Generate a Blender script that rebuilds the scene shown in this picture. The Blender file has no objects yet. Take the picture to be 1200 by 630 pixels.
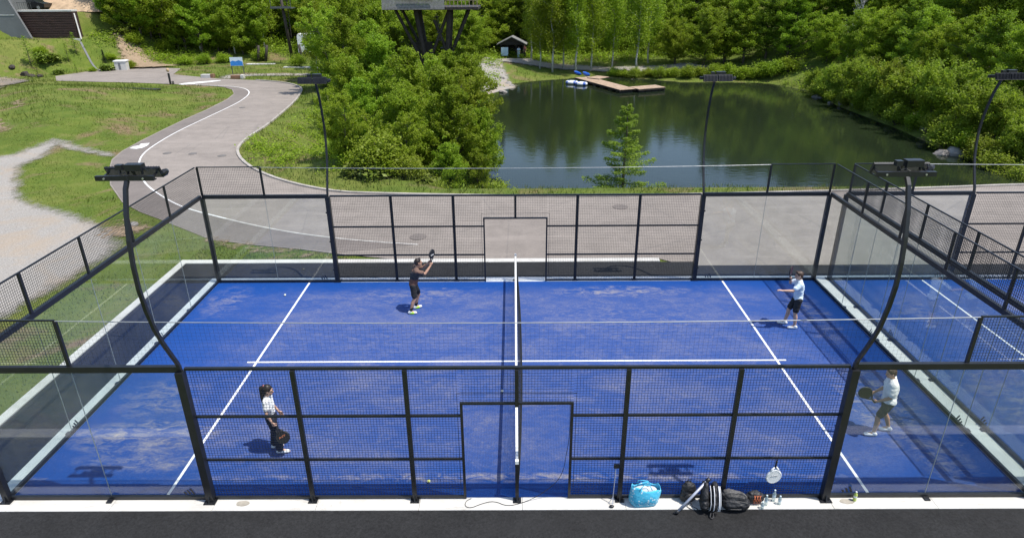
import bpy, math, random
import numpy as np
from mathutils import Vector, Matrix, Quaternion

sc = bpy.context.scene
COL = sc.collection
rng = np.random.default_rng(7)
random.seed(7)
PI = math.pi

# ------------------------------------------------------------------ camera survey
CAM = (-0.0218657, -10.0092068, 9.39168285)
YAW, PITCH, ROLL, FPX = -0.004860, 0.418458, -0.006682, 768.21


def cam_axes():
    cy, sy = math.cos(YAW), math.sin(YAW)
    f = Vector((sy * math.cos(PITCH), cy * math.cos(PITCH), -math.sin(PITCH)))
    r = Vector((cy, -sy, 0))
    u = r.cross(f)
    c, s = math.cos(ROLL), math.sin(ROLL)
    return r * c + u * s, u * c - r * s, f


AX = cam_axes()


def G(px, py, z=0.0):
    """where the surveyed photo point (px, py) meets the level z"""
    d = AX[0] * ((px - 600) / FPX) - AX[1] * ((py - 315) / FPX) + AX[2]
    t = (z - CAM[2]) / d.z
    return Vector((CAM[0] + t * d.x, CAM[1] + t * d.y, z))


def XA(px, y, z=0.0):
    """x of a thing standing at depth y whose foot is seen in column px"""
    depth = (y - CAM[1]) * math.cos(PITCH) + (CAM[2] - z) * math.sin(PITCH)
    return (px - 600) / FPX * depth


# ------------------------------------------------------------------ mesh helpers
class MB:
    def __init__(self):
        self.v, self.f, self.m = [], [], []

    def add(self, vs, fs, mi=0):
        n = len(self.v)
        self.v += [tuple(p) for p in vs]
        self.f += [tuple(n + i for i in q) for q in fs]
        self.m += [mi] * len(fs)
        return self

    def box(self, c, s, rot=None, mi=0):
        hx, hy, hz = s[0] / 2, s[1] / 2, s[2] / 2
        vs = [Vector((x, y, z)) for x in (-hx, hx) for y in (-hy, hy) for z in (-hz, hz)]
        if rot is not None:
            vs = [rot @ p for p in vs]
        c = Vector(c)
        return self.add([p + c for p in vs], [(0, 1, 3, 2), (4, 6, 7, 5), (0, 4, 5, 1), (2, 3, 7, 6), (0, 2, 6, 4), (1, 5, 7, 3)], mi)

    def lohi(self, a, b, mi=0):
        return self.box([(a[i] + b[i]) / 2 for i in range(3)], [abs(b[i] - a[i]) for i in range(3)], None, mi)

    def bar(self, a, b, w, h, up=(0, 0, 1), mi=0):
        a, b = Vector(a), Vector(b)
        d = (b - a)
        L = d.length
        d.normalize()
        up = Vector(up)
        if abs(d.dot(up)) > .98:
            up = Vector((0, 1, 0))
        s = d.cross(up).normalized()
        t = s.cross(d)
        R = Matrix((s, d, t)).transposed()
        return self.box((a + b) / 2, (w, L, h), R, mi)

    def tube(self, pts, r, n=8, mi=0, cap=True):
        pts = [Vector(p) for p in pts]
        k = len(pts)
        if not hasattr(r, '__len__'):
            r = [r] * k
        vs, fs = [], []
        prev = None
        for i, p in enumerate(pts):
            d = (pts[min(i + 1, k - 1)] - pts[max(i - 1, 0)])
            if d.length < 1e-9:
                d = Vector((0, 0, 1))
            d.normalize()
            if prev is None:
                a = d.orthogonal().normalized()
            else:
                a = prev - d * prev.dot(d)
                a = a.normalized() if a.length > 1e-6 else d.orthogonal().normalized()
            prev = a
            b = d.cross(a)
            for j in range(n):
                t = 2 * PI * j / n
                vs.append(p + (a * math.cos(t) + b * math.sin(t)) * r[i])
        for i in range(k - 1):
            for j in range(n):
                fs.append((i * n + j, i * n + (j + 1) % n, (i + 1) * n + (j + 1) % n, (i + 1) * n + j))
        if cap:
            fs.append(tuple(range(n))[::-1])
            fs.append(tuple((k - 1) * n + j for j in range(n)))
        return self.add(vs, fs, mi)

    def prism(self, outline, z0, z1, mi=0, M=None):
        """outline: list of (x, y) counter-clockwise, extruded z0..z1, moved by M"""
        n = len(outline)
        vs = [Vector((x, y, z0)) for x, y in outline] + [Vector((x, y, z1)) for x, y in outline]
        if M is not None:
            vs = [M @ p for p in vs]
        fs = [tuple(range(n))[::-1], tuple(range(n, 2 * n))]
        fs += [(i, (i + 1) % n, n + (i + 1) % n, n + i) for i in range(n)]
        return self.add(vs, fs, mi)

    def ball(self, c, r, nu=12, nv=8, mi=0, rot=None):
        if not hasattr(r, '__len__'):
            r = (r, r, r)
        c = Vector(c)
        vs = [Vector((0, 0, -r[2]))]
        for i in range(1, nv):
            t = PI * i / nv - PI / 2
            for j in range(nu):
                a = 2 * PI * j / nu
                vs.append(Vector((r[0] * math.cos(t) * math.cos(a), r[1] * math.cos(t) * math.sin(a), r[2] * math.sin(t))))
        vs.append(Vector((0, 0, r[2])))
        if rot is not None:
            vs = [rot @ p for p in vs]
        fs = []
        for j in range(nu):
            fs.append((0, 1 + (j + 1) % nu, 1 + j))
            fs.append((len(vs) - 1, len(vs) - 1 - nu + j, len(vs) - 1 - nu + (j + 1) % nu))
        for i in range(nv - 2):
            for j in range(nu):
                a, b = 1 + i * nu + j, 1 + i * nu + (j + 1) % nu
                fs.append((a, b, b + nu, a + nu))
        return self.add([p + c for p in vs], fs, mi)

    def build(self, name, mats, parent=None, smooth=False, loc=None):
        me = bpy.data.meshes.new(name)
        me.from_pydata(self.v, [], self.f)
        if not isinstance(mats, (list, tuple)):
            mats = [mats]
        for m in mats:
            me.materials.append(m)
        if len(mats) > 1:
            me.polygons.foreach_set('material_index', self.m)
        if smooth:
            me.polygons.foreach_set('use_smooth', [True] * len(self.f))
        me.update()
        o = bpy.data.objects.new(name, me)
        COL.objects.link(o)
        if parent is not None:
            o.parent = parent
        if loc is not None:
            o.location = loc
        return o


def np_mesh(name, V, F, mat, parent=None, tint=None, smooth=False):
    """V (n,3), F (m,k) arrays"""
    me = bpy.data.meshes.new(name)
    V = np.ascontiguousarray(V, dtype=np.float32)
    F = np.ascontiguousarray(F, dtype=np.int32)
    k = F.shape[1]
    me.vertices.add(len(V))
    me.vertices.foreach_set('co', V.ravel())
    me.loops.add(F.size)
    me.loops.foreach_set('vertex_index', F.ravel())
    me.polygons.add(len(F))
    me.polygons.foreach_set('loop_start', np.arange(0, F.size, k, dtype=np.int32))
    me.polygons.foreach_set('loop_total', np.full(len(F), k, dtype=np.int32))
    if smooth:
        me.polygons.foreach_set('use_smooth', np.ones(len(F), dtype=bool))
    if tint is not None:
        at = me.attributes.new('tint', 'FLOAT', 'FACE')
        at.data.foreach_set('value', np.ascontiguousarray(tint, dtype=np.float32))
    me.update(calc_edges=True)
    me.validate()
    me.materials.append(mat)
    o = bpy.data.objects.new(name, me)
    COL.objects.link(o)
    if parent is not None:
        o.parent = parent
    return o


def tag(o, label, cat, group=None, kind=None):
    if label:
        o['label'] = label
    if cat:
        o['category'] = cat
    if group:
        o['group'] = group
    if kind:
        o['kind'] = kind
    return o


def thing(name, label, cat, loc=(0, 0, 0), rz=0.0, group=None):
    o = bpy.data.objects.new(name, None)
    o.empty_display_size = .2
    COL.objects.link(o)
    o.location = loc
    o.rotation_euler = (0, 0, rz)
    return tag(o, label, cat, group)


def struct(o):
    o['kind'] = 'structure'
    return o


def copy_tree(root):
    r = root.copy()
    COL.objects.link(r)
    for ch in list(root.children):
        c = copy_tree(ch)
        c.parent = r
        c.matrix_parent_inverse = ch.matrix_parent_inverse.copy()
    return r


def ss(a, b, x):
    t = np.clip((np.asarray(x, dtype=float) - a) / (b - a), 0, 1)
    return t * t * (3 - 2 * t)


# ------------------------------------------------------------------ materials
class NT:
    def __init__(self, name):
        self.mat = bpy.data.materials.new(name)
        self.mat.use_nodes = True
        self.t = self.mat.node_tree
        self.t.nodes.clear()
        self.out = self.t.nodes.new('ShaderNodeOutputMaterial')

    def n(self, typ, **kw):
        nd = self.t.nodes.new(typ)
        for k, v in kw.items():
            if k.startswith('_'):
                setattr(nd, k[1:], v)
            else:
                key = int(k[1:]) if k[0] == 'i' and k[1:].isdigit() else k.replace('__', ' ')
                s = nd.inputs[key]
                if isinstance(v, bpy.types.NodeSocket):
                    self.t.links.new(v, s)
                else:
                    s.default_value = v
        return nd

    def link(self, a, b):
        self.t.links.new(a, b)

    def noise(self, scale, detail=4, rough=.55, vec=None, dist=0.0):
        nd = self.n('ShaderNodeTexNoise', Scale=scale, Detail=detail, Roughness=rough, Distortion=dist)
        self.link(vec if vec is not None else self.pos(), nd.inputs['Vector'])
        return nd.outputs['Fac']

    def pos(self):
        if not hasattr(self, '_pos'):
            self._pos = self.n('ShaderNodeNewGeometry').outputs['Position']
        return self._pos

    def obj(self):
        if not hasattr(self, '_obj'):
            self._obj = self.n('ShaderNodeTexCoord').outputs['Object']
        return self._obj

    def scaled(self, vec, s):
        nd = self.n('ShaderNodeMapping')
        nd.inputs['Scale'].default_value = s
        self.link(vec, nd.inputs['Vector'])
        return nd.outputs[0]

    def ramp(self, fac, stops):
        nd = self.n('ShaderNodeValToRGB')
        self.link(fac, nd.inputs[0])
        e = nd.color_ramp.elements
        while len(e) < len(stops):
            e.new(.5)
        for el, (p, c) in zip(e, stops):
            el.position = p
            el.color = (c[0], c[1], c[2], 1) if hasattr(c, '__len__') else (c, c, c, 1)
        return nd.outputs[0]

    def mix(self, fac, a, b, mode='MIX'):
        nd = self.n('ShaderNodeMix', _data_type='RGBA', _blend_type=mode)
        for s, v in ((nd.inputs[0], fac), (nd.inputs[6], a), (nd.inputs[7], b)):
            if isinstance(v, bpy.types.NodeSocket):
                self.link(v, s)
            elif hasattr(v, '__len__'):
                s.default_value = (v[0], v[1], v[2], 1)
            else:
                s.default_value = v
        return nd.outputs[2]

    def math(self, op, a, b=0.0, clamp=False):
        nd = self.n('ShaderNodeMath', _operation=op, _use_clamp=clamp)
        for s, v in ((nd.inputs[0], a), (nd.inputs[1], b)):
            if isinstance(v, bpy.types.NodeSocket):
                self.link(v, s)
            else:
                s.default_value = v
        return nd.outputs[0]

    def maprange(self, v, a, b, c=0., d=1.):
        nd = self.n('ShaderNodeMapRange')
        self.link(v, nd.inputs[0])
        for i, x in enumerate((a, b, c, d)):
            nd.inputs[i + 1].default_value = x
        return nd.outputs[0]

    def bump(self, h, strength=.3, dist=.02):
        nd = self.n('ShaderNodeBump', Strength=strength, Distance=dist)
        self.link(h, nd.inputs['Height'])
        return nd.outputs[0]

    def principled(self, col, rough=.6, normal=None, metal=0., **kw):
        nd = self.n('ShaderNodeBsdfPrincipled')
        if isinstance(col, bpy.types.NodeSocket):
            self.link(col, nd.inputs['Base Color'])
        else:
            nd.inputs['Base Color'].default_value = (col[0], col[1], col[2], 1)
        if isinstance(rough, bpy.types.NodeSocket):
            self.link(rough, nd.inputs['Roughness'])
        else:
            nd.inputs['Roughness'].default_value = rough
        nd.inputs['Metallic'].default_value = metal
        if normal is not None:
            self.link(normal, nd.inputs['Normal'])
        for k, v in kw.items():
            nd.inputs[k.replace('__', ' ')].default_value = v
        self.link(nd.outputs[0], self.out.inputs[0])
        return nd


def simple(name, col, rough=.6, var=.15, scale=6., bump=0., bscale=60., metal=0., spec=.5, objc=True):
    m = NT(name)
    vec = m.obj() if objc else m.pos()
    f = m.noise(scale, 5, .6, vec)
    lo = [c * (1 - var) for c in col]
    hi = [min(1, c * (1 + var)) for c in col]
    c = m.ramp(f, [(.3, lo), (.7, hi)])
    nrm = m.bump(m.noise(bscale, 3, .6, vec), bump, .01) if bump else None
    r = m.maprange(m.noise(scale * 3, 3, .6, vec), .3, .7, max(rough - .08, .02), min(rough + .08, 1))
    p = m.principled(c, r, nrm, metal)
    p.inputs['Specular IOR Level'].default_value = spec
    return m.mat


M = {}
M['steel'] = simple('black_powder_coat', (.010, .011, .014), .42, .3, 4, .05, 200)
M['steel_grey'] = simple('grey_steel', (.10, .105, .11), .4, .2, 4, .05, 120, .4)
M['wire'] = simple('black_wire', (.010, .011, .013), .5, .1, 2)
M['net'] = simple('dark_net_cord', (.012, .014, .017), .8, .2, 3)
M['cord_light'] = simple('galvanised_cable', (.30, .31, .32), .45, .2, 3, metal=.3)
M['band'] = simple('white_net_band', (.78, .78, .76), .7, .05, 5, .1, 40)
M['galv'] = simple('galvanised_bolt', (.55, .57, .6), .3, .1, 9, metal=.8)
M['black'] = simple('black_plastic', (.014, .014, .016), .45, .25, 8, .05, 100)
M['lampface'] = simple('led_cover', (.05, .055, .06), .15, .2, 8)
M['white'] = simple('white_plastic', (.72, .73, .74), .4, .06, 6)
M['timber'] = simple('weathered_deck_timber', (.36, .26, .18), .8, .3, 3, .3, 14)
M['darkwood'] = simple('dark_stained_timber', (.030, .022, .017), .7, .4, 3, .3, 14)
M['roofgrey'] = simple('grey_shingle', (.17, .17, .165), .85, .25, 2.5, .4, 9)
M['concrete_wall'] = simple('grey_concrete_wall', (.15, .155, .16), .85, .15, .6, .15, 8)


def m_glass():
    m = NT('clear_glass')
    geo = m.n('ShaderNodeNewGeometry')
    ior = m.maprange(geo.outputs['Backfacing'], 0, 1, 1.5, 1 / 1.5)
    fr = m.n('ShaderNodeFresnel')
    m.link(ior, fr.inputs['IOR'])
    sm = m.ramp(m.noise(1.3, 5, .65), [(.45, (.925, .95, .94)), (.75, (.89, .915, .905))])
    tr = m.n('ShaderNodeBsdfTransparent')
    m.link(sm, tr.inputs[0])
    gl = m.n('ShaderNodeBsdfGlossy', Roughness=.0)
    # thin film of dust and ball marks
    df = m.n('ShaderNodeBsdfDiffuse')
    df.inputs[0].default_value = (.62, .63, .62, 1)
    m0 = m.n('ShaderNodeMixShader')
    dust = m.math('ADD', m.maprange(m.noise(.7, 5, .7, None, .5), .35, .75, .006, .038), m.maprange(m.noise(5, 3, .6), .66, .74, 0., .035))
    m.link(dust, m0.inputs[0])
    m.link(tr.outputs[0], m0.inputs[1])
    m.link(df.outputs[0], m0.inputs[2])
    tr = m0
    mx = m.n('ShaderNodeMixShader')
    m.link(fr.outputs[0], mx.inputs[0])
    m.link(tr.outputs[0], mx.inputs[1])
    m.link(gl.outputs[0], mx.inputs[2])
    m.link(mx.outputs[0], m.out.inputs[0])
    return m.mat


M['glass'] = m_glass()


def m_turf():
    m = NT('blue_sanded_turf')
    p = m.pos()
    fib = m.noise(55, 3, .7, m.scaled(p, (1, 1, 1)))
    blue = m.ramp(fib, [(.3, (.0006, .029, .160)), (.7, (.0016, .062, .295))])
    # patches of dry sand left between the fibres, drawn out along the play
    big = m.noise(.55, 5, .62, m.scaled(p, (.8, 1.5, 1)), .6)
    mid = m.noise(2.6, 7, .72, m.scaled(p, (.8, 1.5, 1)), .9)
    fine = m.noise(21, 6, .8, m.scaled(p, (1, 1.5, 1)))
    a = m.maprange(big, .46, .68, 0., 1.)
    b = m.maprange(mid, .48, .72, 0., 1.)
    c = m.maprange(fine, .36, .70, .1, 1.)
    s = m.math('MULTIPLY', m.math('ADD', m.math('MULTIPLY', a, .26), m.math('MULTIPLY', b, .26)), c, True)
    # more sand is walked into the middle of the court than along its edges
    sx = m.n('ShaderNodeSeparateXYZ')
    m.link(p, sx.inputs[0])
    ey = m.maprange(m.math('ABSOLUTE', m.math('SUBTRACT', sx.outputs[1], 5.0)), 3.9, 4.75, 1., .10)
    base = m.math('MULTIPLY', m.math('MULTIPLY', ey, m.maprange(fine, .3, .75, .25, 1.)), .12)
    blot = m.maprange(m.noise(1.3, 6, .72, m.scaled(p, (.7, 1.5, 1)), 1.4), .64, .74, 0., .55)
    blot = m.math('MULTIPLY', blot, m.maprange(fine, .3, .66, .25, 1.))
    ax = m.math('ABSOLUTE', m.math('SUBTRACT', m.math('ABSOLUTE', m.math('SUBTRACT', sx.outputs[0], 10.3)), 10.3))
    ex = m.maprange(ax, 6.6, 9.4, 1., .12)
    s = m.math('MULTIPLY', m.math('MULTIPLY', m.math('ADD', s, base), ey), ex, True)
    # worn drifts of sand where the players stand and slide
    streak = m.maprange(m.noise(3.6, 7, .76, m.scaled(p, (.6, 1.4, 1)), .9), .42, .70, 0., 1.)
    for (cx_, cy_, rx_, ry_, w_) in ((-8.2, 1.9, 1.5, .5, .95), (-7.9, 1.1, 1.2, .3, .7), (-8.6, 3.4, .9, .8, .5), (-9.2, 8.6, .6, .9, .5), (3.4, 9.2, 1.9, .35, .85), (-3.2, 8.9, 2.6, .5, .6), (3.0, 7.2, 3.2, 1.4, .45), (-3.2, 6.6, 3.4, 1.6, .4), (8.6, 3.0, .8, 1.5, .8), (9.0, 1.4, .5, .9, .7), (8.9, 7.6, .5, 1.6, .6), (0., .55, 5.5, .12, .9), (-4.5, 3.0, 2.0, 1.2, .3), (4.4, 2.6, 2.0, 1.0, .3), (12.2, 3.2, 1.0, 2.0, .5), (12.4, 8.0, .8, 1.2, .5)):
        dx_ = m.math('DIVIDE', m.math('SUBTRACT', sx.outputs[0], cx_), rx_)
        dy_ = m.math('DIVIDE', m.math('SUBTRACT', sx.outputs[1], cy_), ry_)
        g_ = m.math('MULTIPLY', m.maprange(m.math('ADD', m.math('MULTIPLY', dx_, dx_), m.math('MULTIPLY', dy_, dy_)), 0., 2.2, 1., 0.), w_)
        blot = m.math('MAXIMUM', blot, m.math('MULTIPLY', m.math('MULTIPLY', m.math('MULTIPLY', g_, streak), m.maprange(fine, .30, .60, .35, 1.)), 1.05, True))
    s = m.math('MAXIMUM', s, blot, True)
    col = m.mix(s, blue, (.42, .365, .265))
    m.principled(col, .85, m.bump(fib, .35, .01)).inputs['Specular IOR Level'].default_value = .25
    return m.mat


def m_asphalt(name, base, var, crack=0., warm=(1, 1, 1), pale=.0, grain=.25):
    m = NT(name)
    p = m.pos()
    agg = m.noise(22, 8, .9)
    mid = m.noise(1.1, 5, .65, None, .5)
    big = m.noise(.16, 4, .6, m.scaled(p, (.6, 1.6, 1)), .8)
    lo = [base * w * (1 - var) for w in warm]
    hi = [base * w * (1 + var) for w in warm]
    c = m.ramp(big, [(.35, lo), (.65, hi)])
    c = m.mix(.5, c, m.ramp(mid, [(.3, [x * .9 for x in lo]), (.7, [x * 1.08 for x in hi])]))
    c = m.mix(1.0, c, m.maprange(agg, .38, .62, 1 - grain, 1 + grain * 1.3), 'MULTIPLY')
    if pale:
        st = m.maprange(m.noise(.5, 5, .7, m.scaled(p, (.35, 2.2, 1)), .8), .52, .74, 0, pale)
        c = m.mix(st, c, [min(1, base * w * 1.35) for w in warm])
    v = m.n('ShaderNodeTexVoronoi', Scale=9.0)
    m.link(p, v.inputs['Vector'])
    c = m.mix(m.maprange(v.outputs['Distance'], .04, .10, .6, 0.), c, [base * w * 2.4 for w in warm])
    if crack:
        v = m.n('ShaderNodeTexVoronoi', Scale=.22, _feature='DISTANCE_TO_EDGE')
        m.link(m.mix(.15, p, m.n('ShaderNodeTexNoise', Scale=1.0).outputs['Color']), v.inputs['Vector'])
        k = m.maprange(v.outputs['Distance'], 0., .006, crack, 0.)
        c = m.mix(k, c, [base * .45] * 3)
    m.principled(c, .9, m.bump(agg, .4, .006)).inputs['Specular IOR Level'].default_value = .3
    return m.mat


M['turf'] = m_turf()
M['road'] = m_asphalt('worn_grey_road',   .20, .15, .25, (1.13, .985, .865), .8, .16)
M['shoulder'] = m_asphalt('brown_grey_shoulder', .148, .12, .2, (1.12, .97, .87), .4, .16)
M['asphalt'] = m_asphalt('dark_asphalt', .0155, .30, 0, (1., 1., 1.03), .6, .62)
M['kerb_plain'] = simple('pale_concrete_kerb', (.55, .535, .50), .85, .2, 1.2, .15, 40, objc=False)


def m_kerb():
    m = NT('stained_pale_concrete')
    c = m.ramp(m.noise(1.3, 6, .7), [(.3, (.47, .455, .42)), (.6, (.58, .565, .53))])
    c = m.mix(m.maprange(m.noise(2.6, 7, .78, m.scaled(m.pos(), (1, 3, 1)), .8), .56, .70, 0, .55), c, (.30, .275, .235))
    c = m.mix(m.maprange(m.noise(30, 4, .8), .60, .72, 0, .5), c, (.26, .25, .23))
    m.principled(c, .88, m.bump(m.noise(45, 3, .7), .2, .006))
    return m.mat


M['kerb'] = m_kerb()
M['kerb_road'] = simple('road_kerb_stone', (.33, .30, .265), .85, .25, 1.4, .2, 30, objc=False)
M['strip'] = simple('grey_concrete_strip', (.74, .745, .73), .85, .15, .9, .15, 40, objc=False)
M['stain'] = simple('damp_concrete_stain', (.33, .30, .25), .85, .2, 6, objc=False)


def m_paint():
    m = NT('worn_white_paint')
    f = m.noise(9, 5, .7)
    c = m.ramp(f, [(.30, (.42, .41, .39)), (.5, (.70, .69, .67))])
    m.principled(c, .75)
    return m.mat


def m_line():
    m = NT('white_turf_line')
    f = m.noise(22, 5, .7)
    c = m.ramp(f, [(.28, (.50, .53, .62)), (.55, (.78, .78, .77))])
    m.principled(c, .85)
    return m.mat


M['paint'] = m_paint()
M['line'] = m_line()
M['paint_worn'] = simple('faded_paint', (.40, .38, .35), .85, .25, 3, objc=False)
M['cover'] = simple('iron_cover', (.135, .122, .11), .6, .3, 8)


def m_ground():
    m = NT('grass_and_soil')
    p = m.pos()
    n1 = m.noise(.11, 5, .6, None, .4)
    n2 = m.noise(.9, 5, .65, None, .4)
    n3 = m.noise(14, 4, .7)
    g = m.ramp(n2, [(.26, (.045, .082, .010)), (.44, (.080, .125, .014)), (.58, (.135, .165, .026)), (.74, (.23, .205, .075))])
    g = m.mix(.45, g, m.ramp(n1, [(.34, (.050, .095, .010)), (.5, (.100, .140, .018)), (.64, (.19, .185, .055))]))
    g = m.mix(m.maprange(n3, .35, .7, 0, .5), g, (.12, .15, .035))
    g = m.mix(m.maprange(n3, .45, .25, 0, .55), g, (.02, .032, .006))
    soil = m.ramp(m.noise(3.0, 5, .7), [(.3, (.11, .070, .042)), (.7, (.27, .185, .115))])
    bare = m.math('MULTIPLY', m.maprange(m.noise(.23, 6, .66, None, .9), .525, .62, 0, .9), m.maprange(n2, .30, .6, .25, 1.), True)
    g = m.mix(bare, g, soil)
    m.principled(g, .95, m.bump(n3, .9, .06)).inputs['Specular IOR Level'].default_value = .15
    return m.mat


M['ground'] = m_ground()


def m_gravel(name='pale_gravel', soil=None):
    m = NT(name)
    p = m.pos()
    v = m.n('ShaderNodeTexVoronoi', Scale=9.0)
    m.link(p, v.inputs['Vector'])
    c = m.ramp(m.noise(26, 3, .8), [(.3, (.165, .152, .135)), (.55, (.31, .288, .26)), (.75, (.46, .435, .405))])
    if soil:
        c = m.ramp(m.noise(7, 5, .75), [(.3, [x * .6 for x in soil]), (.7, soil)])
    c = m.mix(m.maprange(m.noise(.32, 5, .65, None, .6), .48, .64, 0, .5), c, (.33, .25, .17))
    pr = m.principled(c, .95, m.bump(v.outputs['Distance'], .7, .03))
    pr.inputs['Specular IOR Level'].default_value = .2
    # the stones thin out into the grass along the edge of the spread
    at = m.n('ShaderNodeAttribute', _attribute_name='inside')
    e = m.math('ADD', at.outputs['Fac'], m.math('MULTIPLY', m.math('SUBTRACT', m.noise(1.6, 6, .75), .58 if soil else .5), 3.6 if soil else 1.3))
    e = m.math('ADD', e, m.math('MULTIPLY', m.math('SUBTRACT', m.noise(16, 3, .8), .5), 1.0))
    m.link(m.maprange(e, -.25, .35, 0., 1.), pr.inputs['Alpha'])
    return m.mat


M['gravel'] = m_gravel()
M['soil'] = m_gravel('bare_soil', (.34, .25, .165))
M['redsoil2'] = m_gravel('bare_red_soil', (.20, .12, .07))
M['pathgrey'] = m_gravel('grey_path', (.21, .185, .16))
M['dirt'] = simple('sandy_soil', (.42, .30, .19), .95, .25, 1.2, .5, 8, objc=False)
M['redsoil'] = simple('reddish_soil', (.20, .115, .065), .95, .3, 1.2, .6, 6, objc=False)


def m_water():
    m = NT('pond_water')
    p = m.pos()
    rip = m.noise(1.5, 3, .55, m.scaled(p, (1.0, 1.6, 1)))
    rip2 = m.noise(.22, 3, .5, m.scaled(p, (1.4, .8, 1)))
    amp = m.maprange(rip2, .4, .62, .35, 1.)
    h = m.math('MULTIPLY', rip, amp)
    b = m.n('ShaderNodeBump', Strength=.22, Distance=.035)
    m.link(h, b.inputs['Height'])
    c = m.ramp(m.noise(.05, 3, .5), [(.35, (.011, .017, .009)), (.65, (.016, .023, .011))])
    pr = m.principled(c, .08, b.outputs[0])
    pr.inputs['IOR'].default_value = 1.33
    return m.mat


M['water'] = m_water()


def m_leaf(name, dark, mid, light, trans=.35):
    m = NT(name)
    at = m.n('ShaderNodeAttribute', _attribute_name='tint')
    oi = m.n('ShaderNodeObjectInfo')
    c = m.ramp(at.outputs['Fac'], [(.0, dark), (.5, mid), (1., light)])
    hs = m.n('ShaderNodeHueSaturation')
    m.link(m.maprange(oi.outputs['Random'], 0, 1, .470, .504), hs.inputs['Hue'])
    m.link(m.maprange(oi.outputs['Random'], 0, 1, .78, 1.25), hs.inputs['Value'])
    m.link(c, hs.inputs['Color'])
    d = m.n('ShaderNodeBsdfPrincipled', Roughness=.55)
    d.inputs['Specular IOR Level'].default_value = .3
    m.link(hs.outputs[0], d.inputs['Base Color'])
    t = m.n('ShaderNodeBsdfTranslucent')
    m.link(m.mix(.5, hs.outputs[0], (.22, .34, .02), 'MIX'), t.inputs[0])
    mx = m.n('ShaderNodeMixShader', Fac=trans)
    m.link(d.outputs[0], mx.inputs[1])
    m.link(t.outputs[0], mx.inputs[2])
    m.link(mx.outputs[0], m.out.inputs[0])
    return m.mat


M['leaf'] = m_leaf('broadleaf_green', (.120, .200, .011), (.200, .320, .017), (.285, .410, .032), .53)
M['leaf_dark'] = m_leaf('deep_green', (.090, .160, .010), (.150, .255, .015), (.220, .335, .024), .52)
M['leaf_birch'] = m_leaf('birch_green', (.150, .225, .012), (.230, .345, .019), (.310, .425, .036), .53)
M['leaf_willow'] = m_leaf('willow_green', (.145, .215, .016), (.220, .320, .026), (.300, .395, .044), .52)
M['leaf_larch'] = m_leaf('larch_green', (.110, .185, .016), (.170, .270, .026), (.235, .330, .040), .46)
M['leaf_plant'] = m_leaf('butterbur_green', (.085, .145, .016), (.150, .220, .028), (.26, .32, .09), .35)
M['needle'] = m_leaf('spruce_green', (.010, .024, .008), (.020, .042, .012), (.034, .062, .017), .1)
M['grass'] = m_leaf('grass_blade', (.055, .085, .012), (.085, .120, .016), (.17, .18, .045), .35)
M['bark'] = simple('grey_brown_bark', (.085, .070, .055), .9, .35, 5, .5, 20)


def m_birch():
    m = NT('birch_bark')
    o = m.obj()
    f = m.noise(3.2, 4, .7, m.scaled(o, (1, 1, 4)))
    c = m.ramp(f, [(.36, (.05, .045, .04)), (.46, (.42, .41, .38)), (.8, (.62, .61, .57))])
    m.principled(c, .8)
    return m.mat


M['birch'] = m_birch()
M['stone'] = simple('shore_stone', (.17, .155, .145), .85, .4, 2.5, .5, 9)
M['pebble'] = simple('pale_beach_stone', (.25, .23, .21), .9, .25, 3, .4, 12)

# ------------------------------------------------------------------ terrain
SHORE = [(-3, 23.6), (4, 23.0), (10, 23.4), (18, 23.0), (25, 23.4), (33, 24.4), (34, 30.5), (31.6, 37), (32.2, 46), (32.0, 56), (33, 66),
         (30.5, 71.0), (26, 72.2), (20.5, 72.6), (16, 75.4), (12, 77.3), (8, 77.0), (5.4, 74.6), (1.9, 71.2), (-1.0, 68.6), (-3.2, 64.5), (-3.6, 55), (-3.4, 46), (-3.8, 35)]
WATER_Z = -2.5


def poly_sd(X, Y, poly):
    P = np.asarray(poly, float)
    X = np.asarray(X, float)
    Y = np.asarray(Y, float)
    d2 = np.full(X.shape, 1e18)
    ins = np.zeros(X.shape, bool)
    n = len(P)
    for i in range(n):
        a, b = P[i], P[(i + 1) % n]
        ex, ey = b - a
        t = np.clip(((X - a[0]) * ex + (Y - a[1]) * ey) / (ex * ex + ey * ey + 1e-12), 0, 1)
        dx, dy = X - a[0] - t * ex, Y - a[1] - t * ey
        d2 = np.minimum(d2, dx * dx + dy * dy)
        if abs(ey) > 1e-9:
            c = ((a[1] > Y) != (b[1] > Y)) & (X < ex * (Y - a[1]) / ey + a[0])
            ins ^= c
    return np.where(ins, -1, 1) * np.sqrt(d2)


def gp(pts, z=0.0):
    return [tuple(G(u, v, z)[:2]) for u, v in pts]


# outlines of the paved areas, surveyed at ground level
KERB_PX = [(1199, 217), (1100, 221), (950, 225.5), (800, 229), (700, 231), (600, 230.5), (500, 229), (440, 227.5), (400, 226), (362, 220), (330, 212), (306, 203), (290, 194), (280, 184), (278, 175),
           (285, 166), (297, 157.5), (312, 148), (329, 134), (345, 120), (353, 109), (354, 104), (348, 100.5), (335, 97.5), (318, 95.5), (300, 94.2), (257, 92.5)]
ROAD_FAR = gp(KERB_PX)
ROAD_FAR = [(95, 24.5), (45, 21.8)] + ROAD_FAR
UPPER = gp([(203, 87.5), (212, 80.5), (180, 79.5), (140, 80.5), (100, 84.5), (65, 89.5), (66, 95)])
LOWER_LEFT = gp([(130, 96.5), (160, 97.2), (200, 98.8), (240, 100.4), (262, 102.3), (272, 105.3), (274, 110), (266, 116.5), (240, 129.5), (215, 140.5), (190, 152.5), (165, 165), (143, 177), (131, 187), (128, 197),
                  (129, 217), (143, 237), (164, 248.5), (187, 257), (213, 267.5), (247, 281), (300, 287.5), (350, 292), (390, 297), (430, 301)])
ROAD_NEAR = [(-4.2, 11.95), (5.2, 11.95), (6.2, 11.2), (9.5, 11.25), (95, 11.3)]
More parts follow.
